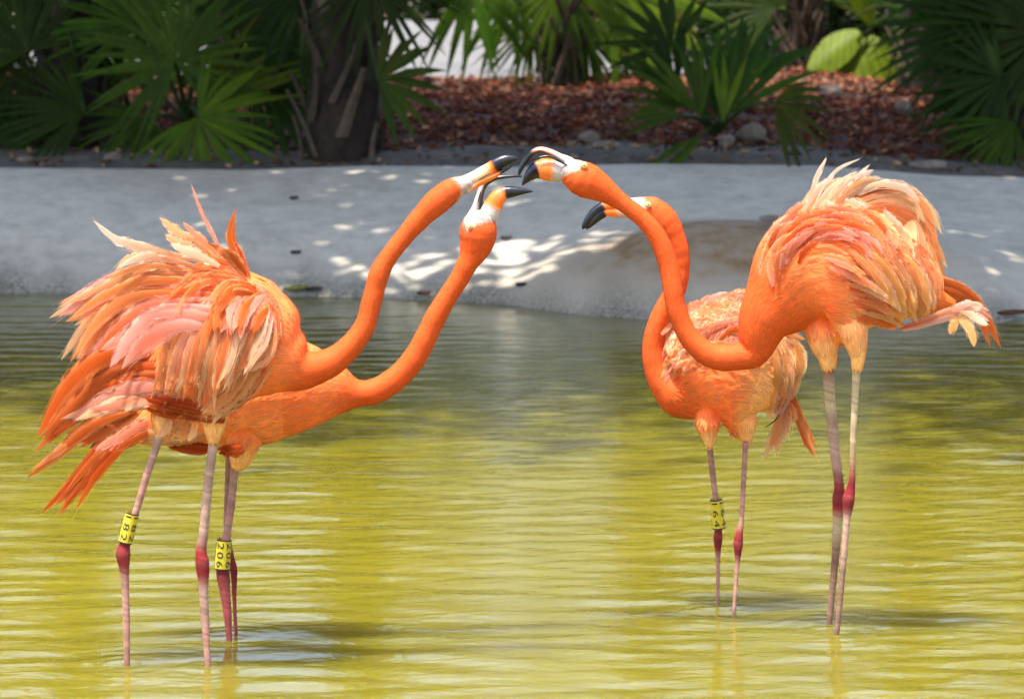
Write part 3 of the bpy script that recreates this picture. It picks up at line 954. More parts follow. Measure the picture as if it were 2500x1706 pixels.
# ---- back left bird, ring 206
def bird_left_back():
    b = Bird(10.20, (560, 1555), 'flamingo behind the leftmost one, head thrown up with beak wide open, wearing yellow ring 206')
    b.face = [(270, 690), (300, 765), (355, 745), (385, 715), (440, 705), (520, 700), (575, 680), (640, 600), (600, 400), (300, 400)]
    b.ell = [('D', 560, 885, 150, 135, 115)]
    b.tube(st('D', [(300, 985, 20, 'deep', 22, .9), (400, 940, 70, 'body', 26, .9), (500, 895, 118, 'coral', 32, .85), (590, 880, 130, 'coral', 32, .85), (675, 878, 110, 'body', 28, .9), (745, 884, 76, 'body', 18, .95)])
           + st('2', [(610, 1382, 84), (720, 1368, 72), (830, 1300, 68), (920, 1205, 66), (985, 1095, 62), (1045, 970, 59), (1115, 850, 55), (1180, 750, 54), (1225, 665, 58)], fs=6)
           + st('3', [(345, 960, 112, 'neck', 8), (378, 870, 142, 'neck', 8), (392, 780, 152, 'neckd', 5), (402, 728, 140, 'neckd', 0), (406, 708, 134, 'neckd', 0), (430, 640, 105, 'neckd', 0)], q=.82), 26)
    b.tube(st('D', [(570, 920, 18, 'orange', 20), (556, 985, 42, 'orange', 20), (548, 1030, 30, 'yellow', 18), (538, 1062, 16, 'yellow', 12)], q=1.1, dy=-.04), 16, flip=True)
    b.tube(st('D', [(530, 930, 16, 'orange', 20), (530, 985, 32, 'orange', 20), (528, 1030, 24, 'yellow', 18), (522, 1050, 12, 'yellow', 10)], q=1.0, dy=.06), 16, flip=True)
    b.leg('6', [(1112, 370, 26, 'legp'), (1100, 480, 23, 'leg'), (1085, 620, 22, 'legp'), (1062, 770, 23, 'legp'), (1045, 900, 30.6, 'hock'), (1046, 955, 36.9, 'hock'), (1055, 1040, 28.8, 'hockl'), (1068, 1150, 23.4, 'hockl'), (1078, 1294, 16.2, 'hockl')], 1562)
    b.leg('6', [(1074, 350, 18, 'legp'), (1068, 520, 16, 'legp'), (1062, 700, 15, 'legp'), (1088, 860, 16.2, 'hock'), (1100, 925, 21.6, 'hock'), (1103, 990, 16.2, 'hock'), (1105, 1100, 12.6, 'hockl'), (1112, 1268, 10.8, 'hockl')], 1550)
    b.build_skin()
    b.plumage(8000, 22)
    b.part('upper_beak', [(*a[:6], c2, c1, 0) for a, c1, c2 in [
        (('3', 360, 660, 62, .8, 0), 'face', 'face'), (('3', 382, 590, 44, .8, 0), 'face', 'black'), (('3', 398, 510, 32, .9, 0), 'face', 'black'), (('3', 422, 435, 27, .9, 0), 'face', 'black'),
        (('3', 458, 385, 25, 1., 0), 'black', 'black'), (('3', 520, 352, 20, 1.3, 0), 'black', 'black'), (('3', 600, 338, 16, 1.4, 0), 'black', 'black'), (('3', 690, 331, 13, 1.3, 0), 'black', 'black'), (('3', 742, 335, 7, 1, 0), 'black', 'black')]][::-1])
    b.part('lower_beak', st('3', [(470, 660, 92, 'face'), (500, 600, 82, 'face'), (515, 565, 76, 'orange'), (548, 510, 68, 'orange'), (590, 478, 56, 'orange'), (620, 466, 50, 'black'), (680, 459, 42, 'black'), (750, 455, 27, 'black'), (810, 456, 12, 'black'), (836, 457, 3, 'black')], q=.75))
    b.part('nostril', st('3', [(388, 545, 3, 'black'), (400, 500, 5, 'black'), (410, 460, 3, 'black')], dy=-.009))
    b.eye('3', 328, 742, 27, -.0335)
    # tail below the front bird
    b.fan('1', [[(720, 1330), (520, 1430), (203, 1850)], [(760, 1380), (560, 1500), (280, 1840)]], 12, 70, ['deep', 'red'], ['deep', 'orange'], jit=18, dys=(0, -.02), blunt=.65)
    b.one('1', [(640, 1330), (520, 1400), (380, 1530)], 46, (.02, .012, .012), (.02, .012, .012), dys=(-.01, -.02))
    b.fan('1', [[(760, 1340), (600, 1420), (420, 1540)], [(820, 1400), (660, 1470), (520, 1540)]], 8, 60, ['deep', 'orange'], ['orange', 'pink'], jit=16, dys=(-.03, -.05))
    b.fan('1', [[(900, 1440), (740, 1440), (580, 1470)], [(1060, 1440), (900, 1480), (760, 1480)]], 10, 60, ['cream', 'yellow'], ['yellow', 'cream'], jit=12, lift=.01)
    b.fan('1', [[(1060, 1510), (930, 1510), (800, 1490)], [(1080, 1530), (980, 1540), (860, 1530)]], 8, 46, ['deep', 'red'], ['red', 'deep'], jit=8, lift=.03)
    b.fan('1', [[(1210, 1520), (1150, 1530), (1100, 1530)], [(1240, 1540), (1180, 1560), (1120, 1550)]], 6, 40, 'deep', ['red', 'deep'], jit=8, lift=.045)
    b.fan('1', [[(1500, 900), (1560, 960), (1600, 1010)], [(1460, 940), (1500, 1020), (1530, 1080)]], 8, 60, 'orange', 'body', jit=12, lift=.01)
    b.band('6', (1052, 776), (1041, 926), 40, 0, '206')
    return b

# ---- front right bird, fanned back, no ring
def bird_right_front():
    b = Bird(10.33, (2025, 1538), 'tallest flamingo at right with fanned arching back feathers and two bare unringed legs')
    b.face = [(1215, 170), (1228, 215), (1222, 262), (1195, 285), (1140, 300), (1090, 335), (1045, 372), (1000, 400), (900, 400), (900, 100), (1200, 100)]
    b.ell = [('4', 720, 880, 590, 590, 400)]
    b.tube(st('4', [(1560, 1120, 40, 'deep', 24, 1), (1400, 1080, 130, 'orange', 30, .9), (1200, 990, 300, 'peach', 34, .75), (950, 900, 470, 'peach', 36, .66), (700, 880, 535, 'body', 36, .63), (480, 930, 440, 'body', 32, .66), (320, 1090, 300, 'neck', 24, .7), (190, 1260, 195, 'neck', 14, .9)])
           + st('5', [(1080, 665, 122), (960, 700, 106), (835, 707, 103), (710, 672, 94), (575, 545, 82), (485, 345, 79), (452, 170, 78)], fs=6)
           + st('3', [(1945, 1110, 82), (1905, 970, 80), (1850, 840, 78), (1768, 722, 72), (1645, 612, 70), (1520, 522, 76), (1400, 440, 108), (1300, 385, 140, 'neck', 8), (1220, 345, 142, 'neckd', 5), (1182, 322, 126, 'neckd', 0), (1166, 311, 119, 'neckd', 0), (1075, 270, 86, 'neckd', 0)], fs=6, q=.88), 28)
    b.tube(st('4', [(600, 1130, 40, 'body', 26), (605, 1260, 120, 'body', 26), (622, 1390, 112, 'peach', 26), (645, 1490, 78, 'yellow', 22), (655, 1580, 55, 'yellow', 16)], dy=.0, q=1.1), 18, flip=True)
    b.tube(st('4', [(800, 1130, 40, 'peach', 26), (820, 1260, 110, 'peach', 26), (850, 1400, 86, 'peach', 26), (864, 1490, 58, 'yellow', 22), (858, 1590, 42, 'yellow', 16)], dy=-.05, q=1.1), 18, flip=True)
    b.leg('5', [(1655, 780, 45.0, 'hock'), (1658, 850, 46, 'leg'), (1670, 1050, 44, 'tan'), (1690, 1250, 42, 'leg'), (1715, 1500, 41, 'leg'), (1740, 1690, 39.6, 'hock'), (1736, 1790, 52.2, 'hock'), (1733, 1880, 45.0, 'hock'), (1725, 1990, 40, 'tan'), (1715, 2200, 33, 'legd'), (1690, 2500, 28, 'legd'), (1665, 2765, 26, 'legd')], 1522)
    b.leg('5', [(1880, 780, 34, 'tan'), (1872, 850, 33, 'tan'), (1862, 1050, 30, 'tan'), (1848, 1350, 27, 'tan'), (1840, 1650, 27.0, 'hock'), (1815, 1790, 48.6, 'hock'), (1808, 1870, 43.2, 'hock'), (1800, 1960, 30, 'leg'), (1785, 2150, 27, 'leg'), (1755, 2500, 25, 'legd'), (1720, 2850, 23, 'legd')], 1550)
    b.build_skin()
    b.plumage(8200, 23)
    b.part('upper_beak', [(*a[:6], c1, c2, 0) for a, c1, c2 in [
        (('3', 1205, 285, 50, .8, 0), 'face', 'face'), (('3', 1120, 226, 52, .9, 0), 'face', 'face'), (('3', 1050, 186, 38, 1., 0), 'black', 'face'), (('3', 970, 142, 30, 1.1, 0), 'black', 'pink'), (('3', 890, 120, 24, 1.2, 0), 'black', 'pink'),
        (('3', 825, 148, 25, 1.2, 0), 'black', 'black'), (('3', 775, 205, 24, 1.2, 0), 'black', 'black'), (('3', 738, 268, 19, 1.2, 0), 'black', 'black'), (('3', 720, 318, 11, 1.2, 0), 'black', 'black'), (('3', 716, 340, 4, 1, 0), 'black', 'black')]])
    b.part('lower_beak', st('3', [(1080, 300, 80, 'face'), (1020, 288, 92, 'face'), (975, 280, 95, 'orange'), (930, 276, 92, 'orange'), (890, 280, 82, 'orange'), (868, 284, 76, 'black'), (828, 310, 56, 'black'), (790, 348, 36, 'black'), (760, 388, 16, 'black'), (748, 408, 4, 'black')], q=.75))
    b.part('gape', st('3', [(880, 180, 5, 'black'), (960, 172, 9, 'black'), (1040, 205, 12, 'black'), (1108, 244, 5, 'black')], dy=-.023))
    b.eye('3', 1248, 245, 34, -.0315)
    # plumes on top
    b.one('4', [(500, 400), (545, 290), (590, 170), (641, 74)], 40, 'cream', 'white', dys=(-.04, -.03), blunt=.6)
    b.one('4', [(560, 400), (630, 270), (720, 160), (882, 82)], 26, 'white', 'white', dys=(-.05, -.03), blunt=.75)
    b.fan('4', [[(430, 480), (520, 340), (590, 270)], [(560, 460), (720, 290), (908, 170)], [(640, 440), (820, 270), (970, 208)], [(700, 420), (880, 270), (1016, 250)]], 18, 62, ['peach', 'cream'], ['white', 'cream', 'white'], dys=(-.05, -.02), jit=16)
    # outer arch
    OUT = [[(640, 440), (950, 260), (1180, 300), (1310, 400)], [(660, 470), (980, 290), (1200, 340), (1290, 400)], [(760, 470), (1080, 340), (1300, 430), (1382, 596)], [(800, 500), (1100, 400), (1300, 560), (1400, 760)], [(850, 520), (1150, 460), (1350, 700), (1490, 1040)]]
    b.fan('4', OUT, 22, 78, ['orange', 'peach', 'body'], ['cream', 'white', 'peach'], lift=.0, jit=14, dys=(-.05, .02), blunt=.65)
    b.fan('4', OUT[1:], 18, 72, ['orange', 'peach'], ['peach', 'cream'], lift=.02, jit=16, blunt=.65)
    b.one('4', [(760, 470), (1080, 350), (1310, 450), (1381, 594)], 56, 'peach', 'cream', dys=(-.04, .0))
    b.one('4', [(700, 420), (980, 270), (1200, 290), (1311, 396)], 70, 'cream', 'white', dys=(-.04, -.02))
    # tail and the long inner wing feathers
    b.fan('4', [[(1280, 900), (1560, 980), (1700, 1120), (1848, 1440)], [(1200, 1000), (1480, 1050), (1660, 1130), (1760, 1270)], [(1180, 1120), (1400, 1130), (1580, 1130), (1700, 1180)]], 14, 80, ['orange', 'deep'], ['orange', 'orange'], dys=(-.03, .02), jit=14, blunt=.65)
    b.fan('4', [[(1180, 1290), (1400, 1230), (1600, 1140), (1720, 1120)], [(1190, 1300), (1420, 1240), (1640, 1180), (1795, 1270)]], 10, 60, ['deep', 'pink'], ['white', 'pink', 'cream'], dys=(-.05, -.05), jit=12, blunt=.7)
    b.one('4', [(1480, 1190), (1560, 1230), (1545, 1280), (1522, 1340)], 64, 'peach', 'yellow', dys=(-.05, -.07), blunt=.75)
    b.one('4', [(1540, 1170), (1620, 1240), (1680, 1320), (1698, 1430)], 78, 'cream', 'yellow', dys=(-.05, -.08), blunt=.7)
    b.one('4', [(1560, 1160), (1680, 1200), (1740, 1240), (1796, 1272)], 60, 'cream', 'white', dys=(-.06, -.08), blunt=.7)
    b.one('4', [(1540, 1180), (1600, 1150), (1640, 1120), (1690, 1108)], 56, 'pink', 'white', dys=(-.06, -.07), blunt=.75)
    b.one('4', [(1580, 1180), (1660, 1160), (1700, 1155), (1748, 1160)], 50, 'pink', 'white', dys=(-.06, -.07), blunt=.75)
    b.fan('4', [[(1020, 640), (1120, 850), (1150, 1180)], [(1120, 660), (1230, 900), (1270, 1230)], [(1220, 680), (1340, 900), (1390, 1140)], [(1280, 660), (1420, 860), (1490, 1060)]], 20, 74, ['orange', 'body'], ['cream', 'peach'], lift=.02, jit=10, blunt=.75)
    b.fan('4', [[(780, 740), (960, 900), (1130, 1170)], [(860, 720), (1040, 900), (1200, 1200)], [(960, 720), (1140, 900), (1270, 1220)], [(1080, 720), (1250, 900), (1330, 1180)], [(1200, 760), (1350, 900), (1410, 1100)]], 24, 66, ['orange', 'peach', 'body'], ['cream', 'yellow', 'cream'], lift=.045, jit=9, blunt=.75)
    # coverts wheeling over the back, row by row
    def arc(rho, a0, a1, sq=.92):
        return [(700 + rho * math.cos(math.radians(a)), 900 - sq * rho * math.sin(math.radians(a))) for a in np.linspace(a0, a1, 4)]
    for rho, n, w, c0, c1 in ((560, 16, 66, ['orange', 'peach', 'pink'], ['cream', 'white', 'cream']), (490, 18, 70, ['orange', 'body'], ['peach', 'orange', 'cream']), (420, 17, 66, ['body', 'orange', 'pink'], ['orange', 'peach']),
                              (350, 14, 62, ['body', 'pink'], ['orange', 'pink']), (280, 11, 58, ['body', 'neck'], ['pink', 'orange'])):
        for i in range(n):
            a0 = 165 - (165 - 10) * (i + rnd.uniform(-.3, .3)) / n
            ln = 40 * 420 / rho * rnd.uniform(.75, 1.25)
            pts = arc(rho * rnd.uniform(.94, 1.06), a0, a0 - ln)
            b.feather([cv('4', *p) for p in pts], w * ZK['4'][2] * rnd.uniform(.8, 1.2), rnd.choice(c0), rnd.choice(c1), lift=.006 + .010 * rnd.random() + (560 - rho) * .00004, tilt=rnd.uniform(-.1, .25), blunt=.6, seed=rnd.randint(1, 9999))
    # neck side ruff, left edge
    b.fan('4', [[(190, 1000), (170, 860), (190, 740)], [(220, 820), (250, 680), (330, 560)], [(300, 640), (370, 500), (480, 390)]], 18, 50, ['pink', 'body', 'peach'], ['cream', 'peach', 'pink'], lift=.01, jit=12, dys=(-.05, -.04))
    b.fan('4', [[(260, 1000), (240, 860), (280, 720)], [(340, 840), (400, 690), (520, 600)], [(420, 720), (540, 600), (700, 560)]], 20, 54, ['body', 'pink'], ['pink', 'orange', 'peach'], lift=.02, jit=14)
    # flank fringe that overlaps the long feathers
    b.fan('4', [[(600, 760), (740, 800), (850, 860)], [(700, 860), (860, 920), (980, 1000)], [(780, 980), (950, 1020), (1080, 1120)], [(850, 1120), (1010, 1150), (1150, 1240)], [(860, 1250), (1020, 1270), (1160, 1320)]], 34, 48, ['body', 'pink', 'peach'], ['peach', 'coral', 'cream'], lift=.05, jit=16)
    return b

# ---- back right bird, ring 164
def bird_right_back():
    b = Bird(10.62, (1770, 1488), 'smaller flamingo behind the tall right one, neck curled in an S, wearing yellow ring 164')
    b.face = [(1725, 470), (1738, 530), (1752, 590), (1700, 640), (1620, 690), (1400, 700), (1400, 470)]
    b.ell = [('5', 890, 800, 490, 560, 420)]
    b.tube(st('5', [(1370, 960, 60, 'orange', 26, 1), (1250, 900, 240, 'peach', 32, .9), (1080, 830, 430, 'peach', 36, .8), (880, 800, 530, 'body', 36, .78), (680, 850, 420, 'body', 34, .85), (510, 950, 240, 'neck', 22, .9), (385, 890, 130, 'neck', 13, 1), (322, 770, 98, 'neck', 7, 1), (300, 620, 86, 'neck', 7, 1), (335, 460, 84), (400, 320, 84), (470, 190, 82)], fs=6)
           + st('3', [(2018, 1090, 86), (2008, 960, 94), (1962, 820, 106), (1890, 700, 124), (1810, 622, 118, 'neckd', 5), (1772, 606, 106, 'neckd', 0), (1754, 599, 100, 'neckd', 0), (1650, 585, 82, 'neckd', 0)], fs=6, q=.9), 28)
    b.tube(st('5', [(720, 1080, 36, 'body', 24), (722, 1190, 100, 'body', 24), (733, 1310, 64, 'yellow', 20), (740, 1395, 32, 'yellow', 14)], dy=-.06, q=1.0), 16, flip=True)
    b.tube(st('5', [(990, 1080, 36, 'body', 24), (1000, 1190, 104, 'peach', 24), (1018, 1320, 58, 'yellow', 20), (1017, 1395, 32, 'yellow', 14)], dy=-.02, q=1.0), 16, flip=True)
    b.leg('7', [(350, 80, 23, 'legp'), (355, 150, 22, 'legp'), (372, 300, 22, 'legp'), (390, 450, 21, 'legp'), (405, 620, 23.4, 'hock'), (404, 690, 31.5, 'hock'), (404, 760, 23.4, 'hock'), (404, 840, 16, 'legp'), (403, 1000, 15, 'legp'), (402, 1132, 14, 'legp')], 1476)
    b.leg('7', [(582, 80, 23, 'legp'), (578, 150, 20, 'legp'), (568, 350, 19, 'legp'), (556, 580, 18, 'legp'), (542, 660, 26.1, 'hock'), (534, 730, 33.3, 'hock'), (533, 800, 23.4, 'hock'), (527, 880, 17, 'legp'), (516, 1050, 15, 'legp'), (506, 1188, 14, 'legp')], 1499)
    b.build_skin()
    b.plumage(7800, 24)
    b.part('upper_beak', st('3', [(1700, 575, 70, 'face'), (1600, 560, 52, 'face'), (1500, 560, 46, 'orange'), (1425, 575, 44, 'orange'), (1400, 585, 42, 'black'), (1340, 620, 38, 'black'), (1285, 680, 32, 'black'), (1250, 735, 22, 'black'), (1240, 762, 8, 'black')], q=.9))
    b.part('lower_beak', st('3', [(1640, 615, 64, 'face'), (1560, 622, 52, 'face'), (1500, 622, 44, 'orange'), (1432, 620, 40, 'orange'), (1405, 628, 42, 'black'), (1350, 668, 38, 'black'), (1300, 722, 26, 'black'), (1268, 758, 10, 'black')], q=.85))
    b.eye('3', 1768, 565, 30, -.0325)
    # back: short cream shingles, then the folded wing at the right
    for row, (y0, n) in enumerate(((250, 15), (310, 17), (380, 17), (450, 17), (520, 16), (590, 14), (660, 12))):
        for i in range(n):
            f = (i + rnd.uniform(-.3, .3)) / (n - 1)
            x = 450 + f * 820
            y = y0 + 190 * (f - .62) ** 2 * 2.2 + rnd.uniform(-20, 20)
            dx, dyy = 60 + 50 * f, 90 - 30 * f
            b.one('5', [(x - 70, y + 95), (x - 10, y + 10), (x + dx * .8, y - 30), (x + dx * 1.9, y - 20 + dyy * .25)], 84, rnd.choice(['peach', 'cream', 'pink']), rnd.choice(['cream', 'cream', 'peach'] if row < 4 else ['peach', 'pink', 'cream']), lift=.004, blunt=.62, tilt=rnd.uniform(0, .1))
    b.fan('5', [[(440, 720), (420, 640), (440, 560)], [(500, 560), (540, 440), (620, 340)], [(640, 420), (740, 290), (860, 240)], [(820, 360), (940, 240), (1060, 210)], [(980, 330), (1080, 230), (1200, 270)]], 30, 60, ['peach', 'cream', 'pink'], ['white', 'cream', 'cream'], jit=14, blunt=.7, lift=.012)
    b.fan('5', [[(480, 700), (560, 560), (700, 460)], [(640, 650), (740, 500), (900, 420)], [(760, 620), (880, 470), (1040, 460)], [(780, 600), (920, 500), (1040, 520)]], 22, 56, ['pink', 'lav', 'orange'], ['orange', 'pink', 'peach'], jit=14, lift=.03)
    b.fan('5', [[(1150, 500), (1230, 720), (1250, 960)], [(1230, 480), (1330, 720), (1340, 1000)], [(1300, 500), (1400, 700), (1385, 960)], [(1330, 520), (1420, 660), (1418, 800)]], 22, 62, ['peach', 'yellow'], ['yellow', 'cream', 'peach'], jit=8, blunt=.75, lift=.015)
    b.one('5', [(1400, 560), (1462, 660), (1470, 760), (1445, 866)], 50, 'cream', 'cream', dys=(0, -.01), blunt=.7)
    b.fan('5', [[(1240, 960), (1200, 1080), (1200, 1180)], [(1380, 860), (1330, 1000), (1280, 1140)]], 8, 70, ['peach', 'lav'], ['lav', 'cream', 'pink'], jit=14, lift=.02)
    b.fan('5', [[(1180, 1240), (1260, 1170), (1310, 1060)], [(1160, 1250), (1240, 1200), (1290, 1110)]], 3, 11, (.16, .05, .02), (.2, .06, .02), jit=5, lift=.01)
    b.fan('5', [[(1330, 960), (1400, 1180), (1495, 1455)], [(1360, 930), (1450, 1160), (1567, 1412)]], 6, 44, 'orange', ['orange', 'peach'], jit=10, dys=(.02, .02), blunt=.6)
    b.fan('5', [[(1330, 1060), (1260, 1240), (1150, 1490)], [(1340, 1080), (1290, 1250), (1268, 1400)], [(1350, 1060), (1380, 1140), (1390, 1220)]], 9, 60, ['peach', 'orange'], ['cream', 'yellow'], jit=12, dys=(0, 0), blunt=.7, rag=.2)
    b.band('7', (391, 446), (413, 630), 43, 0, '164')
    return b

for f in (bird_left_front, bird_left_back, bird_right_front, bird_right_back):
    f()
build_water()

# ------------------------------------------------------------ palms
def petiole_mesh(parent, A, B, r, col):
    A, B = Vector(A), Vector(B)
    m = (A + B) / 2 + Vector((0, 0, .12 * (B - A).length))
    pts = catmull(np.array([A, m, B]), 5)
    T = np.gradient(pts, axis=0); T /= np.linalg.norm(T, axis=1)[:, None] + 1e-9
    vs, fs = [], []
    n = 6
    for i, p in enumerate(pts):
        a = np.cross(T[i], [0.1, 1, .05]); a /= np.linalg.norm(a) + 1e-9
        b = np.cross(T[i], a)
        rr = r * (1.25 - .6 * i / (len(pts) - 1))
        for j in range(n):
            t = 2 * math.pi * j / n
            vs.append(p + a * math.cos(t) * rr + b * math.sin(t) * rr)
    for i in range(len(pts) - 1):
        for j in range(n):
            fs.append((i * n + j, i * n + (j + 1) % n, (i + 1) * n + (j + 1) % n, (i + 1) * n + j))
    return mesh_obj('petiole', vs, fs, M['leaf'], parent, [col] * len(vs))

def frond(palm, crown, ctr, R, ang, spread, face=(0, -1, .25), nseg=22, droop=.12, col=(.04, .10, .016), petiole=True, rs=None, split=.42, vfold=.35):
    """one fan leaf; ang = direction of the middle segment in the upright plane (deg, 0 right, 90 up)"""
    r = random.Random(rs)
    n = Vector(face).normalized()
    a = math.radians(ang)
    u = Vector((math.cos(a), 0, math.sin(a))); u = (u - n * u.dot(n)).normalized()
    v = n.cross(u)
    dA = math.radians(spread) / nseg
    vs, fs, cc = [], [], []
    ts = (.02, .2, .42, .62, .8, .92, 1.0)
    for i in range(nseg):
        t0 = -math.radians(spread) / 2 + dA * (i + .5) + r.uniform(-.2, .2) * dA
        d = u * math.cos(t0) + v * math.sin(t0)
        side = n.cross(d)
        L = R * (.72 + .28 * math.cos(t0 * .55)) * r.uniform(.88, 1.08)
        dr = droop * r.uniform(.5, 1.6)
        wk = r.uniform(-.10, .10)
        base = len(vs)
        cj = r.uniform(.75, 1.25); yl = r.uniform(0, .25)
        for t in ts:
            hw = t * L * math.tan(dA / 2) if t <= split + .01 else split * L * math.tan(dA / 2) * (1.0 - ((t - split) / (1 - split)) ** 1.6) + .0012
            p = Vector(ctr) + d * (t * L) + side * (wk * L * t * t) - n * (-.06 * L * t * (1 - t)) + Vector((0, 0, -dr * L * t ** 2.6))
            for s in (-1, 0, 1):
                vs.append(p + side * s * hw + n * (hw * vfold * (1 - abs(s)) * (1 if i % 1 == 0 else -1)))
                k = cj * (1 + .25 * t * yl)
                cc.append((min(.3, col[0] * k * (1 + yl)), min(.34, col[1] * k), col[2] * k))
        for q in range(len(ts) - 1):
            for s in range(2):
                i0 = base + q * 3 + s
                fs.append((i0, i0 + 1, i0 + 4, i0 + 3))
    o = mesh_obj('frond', vs, fs, M['leaf'], palm, cc)
    if petiole:
        petiole_mesh(o, crown, ctr, .011, (.05, .085, .02))
    return o

def trunk_part(palm, A, B, rA, rB, seed, boots=44):
    r = random.Random(seed)
    A, B = Vector(A), Vector(B)
    n, m = 16, 26
    T = (B - A).normalized()
    ax = T.cross(Vector((0, 1, 0))).normalized(); ay = T.cross(ax)
    vs, fs, cc = [], [], []
    for i in range(m + 1):
        t = i / m
        R = rA * (1 - t) + rB * t
        for j in range(n):
            a = 2 * math.pi * j / n
            q = R * (1 + r.uniform(-.10, .10))
            vs.append(A + (B - A) * t + ax * math.cos(a) * q + ay * math.sin(a) * q)
            k = r.uniform(.6, 1.3)
            cc.append((.034 * k, .024 * k, .017 * k))
    for i in range(m):
        for j in range(n):
            fs.append((i * n + j, i * n + (j + 1) % n, (i + 1) * n + (j + 1) % n, (i + 1) * n + j))
    tk = mesh_obj('trunk', vs, fs, M['fibre'], palm, cc)
    # old leaf bases crossing over the trunk
    L = (B - A).length
    for b in range(boots):
        t = (b + .5) / boots * min(1, 1.5 / L)
        a = b * 2.4 + r.uniform(-.3, .3)
        R = rA * (1 - t) + rB * t
        o_ = A + (B - A) * t
        dirn = ax * math.cos(a) + ay * math.sin(a)
        tang = T.cross(dirn)
        ln = r.uniform(.2, .4); w0 = r.uniform(.018, .036); lean = r.choice((-1, 1)) * r.uniform(.1, .6)
        v2, f2, c2 = [], [], []
        k = r.uniform(.5, 1.9)
        for q in range(5):
            tt = q / 4
            p = o_ + T * (ln * tt) + dirn * (R * 1.0 + .05 * tt ** 2 + .012) + tang * (lean * ln * tt)
            w = w0 * (1 - .55 * tt)
            for s, dd in ((-1, 0), (0, .014), (1, 0), (0, -.01)):
                v2.append(p + tang * s * w + dirn * dd)
                c2.append((.062 * k, .044 * k, .030 * k))
        for q in range(4):
            for s in range(4):
                f2.append((q * 4 + s, q * 4 + (s + 1) % 4, q * 4 + 4 + (s + 1) % 4, q * 4 + 4 + s))
        f2.append((16, 17, 18, 19))
        mesh_obj('leaf_base', v2, f2, M['fibre'], tk, c2, smooth=False)
    return tk

PG = 'fan palms planted along the bank'
def palm(label, D, base_px, crown_px, fronds, trunk=None, col=(.04, .10, .016), seed=1, group=PG):
    base = W(base_px[0], base_px[1], D)
    p = empty('fan_palm', base, label, 'palm', group)
    crown = W(crown_px[0], crown_px[1], D)
    if trunk:
        trunk_part(p, base - Vector((0, 0, .08)), W(trunk[0], trunk[1], D), trunk[2] * D / FPX, trunk[3] * D / FPX, seed)
    for i, f in enumerate(fronds):
        x, y, dd, R, ang, spread = f[:6]
        face = f[6] if len(f) > 6 else (0, -1, .3)
        kw = f[7] if len(f) > 7 else {}
        kk = random.Random(seed * 31 + i)
        c = tuple(q * kk.uniform(.8, 1.25) for q in kw.pop('col', col))
        frond(p, crown, W(x, y, D + dd), R * (D + dd) / FPX, ang, spread, face, rs=seed * 100 + i, col=c, **kw)
    return p

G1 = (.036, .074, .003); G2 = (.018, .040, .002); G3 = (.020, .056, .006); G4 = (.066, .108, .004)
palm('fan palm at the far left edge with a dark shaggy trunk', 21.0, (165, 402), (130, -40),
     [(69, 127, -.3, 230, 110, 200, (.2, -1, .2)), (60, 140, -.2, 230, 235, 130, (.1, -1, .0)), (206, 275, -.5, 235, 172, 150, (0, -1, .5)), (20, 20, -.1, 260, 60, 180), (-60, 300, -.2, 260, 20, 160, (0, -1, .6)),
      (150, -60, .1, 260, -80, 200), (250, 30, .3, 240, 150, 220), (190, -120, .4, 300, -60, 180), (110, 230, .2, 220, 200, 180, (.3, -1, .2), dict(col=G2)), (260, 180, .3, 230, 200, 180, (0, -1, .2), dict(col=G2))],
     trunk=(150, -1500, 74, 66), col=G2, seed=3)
palm('fan palm left of the shaggy leaning trunk with a big round leaf facing the water', 20.75, (450, 408), (455, 300),
     [(427, 155, -.35, 275, 100, 310, (.05, -1, .15), dict(nseg=30, col=G1)), (482, 286, -.5, 225, -35, 250, (.2, -1, .25), dict(nseg=22, col=G4)), (490, 270, -.3, 300, 42, 70, (.1, -1, .2), dict(nseg=8, col=G4)),
      (330, 60, .0, 260, 130, 200), (600, 90, .1, 280, 30, 210, (-.3, -1, .3), dict(col=G3)), (620, 190, .0, 240, -25, 150, (-.2, -1, .4), dict(col=G3)), (520, -30, .2, 280, 60, 240), (380, -60, .3, 280, 110, 260),
      (360, 290, -.1, 210, 240, 180, (0, -1, .4)), (560, 330, .1, 200, -60, 150, (.2, -1, .3), dict(col=G2)), (640, 10, .4, 280, 10, 240, (0, -1, .1), dict(col=G2)), (300, 200, .4, 240, 190, 200, (0, -1, .2), dict(col=G2))],
     col=G1, seed=5)
palm('fan palm with the thick leaning shaggy trunk', 20.45, (835, 398), (850, -60),
     [(924, 193, -.45, 165, 65, 60, (.1, -1, .2), dict(nseg=4, col=G1)), (924, 196, -.45, 175, -20, 130, (.1, -1, .3), dict(nseg=7, col=G1)), (660, 215, .25, 200, -45, 90, (0, -1, .4), dict(nseg=6, col=G3)),
      (900, -60, -.2, 240, -70, 160), (760, -70, .2, 260, 240, 200)],
     trunk=(880, -1500, 88, 70), col=G2, seed=7)
palm('fan palm in the middle whose leaflets hang over the pale path', 24.2, (1372, 202), (1375, 110),
     [(1150, -40, -.2, 220, -85, 110, (0, -1, .15), dict(nseg=8, droop=.2)), (1250, -40, .1, 210, -85, 130, (0, -1, .1), dict(nseg=9, droop=.2)), (1370, -40, -.1, 230, -85, 140, (.1, -1, .1), dict(nseg=14, col=G4, droop=.2)),
      (1490, -40, 0, 300, -35, 110, (.1, -1, .3), dict(nseg=9, col=G4)), (1300, 60, .2, 170, -120, 150), (1430, 90, .1, 180, -30, 170, (0, -1, .3)), (1470, 60, .3, 200, 30, 200, (0, -1, .2), dict(col=G2)),
      (1370, 60, .0, 160, 90, 120, (0, -1, .1), dict(nseg=9)), (1520, 130, .1, 170, 10, 150, (0, -1, .4), dict(col=G4))],
     trunk=(1370, 60, 44, 36), col=G1, seed=9)
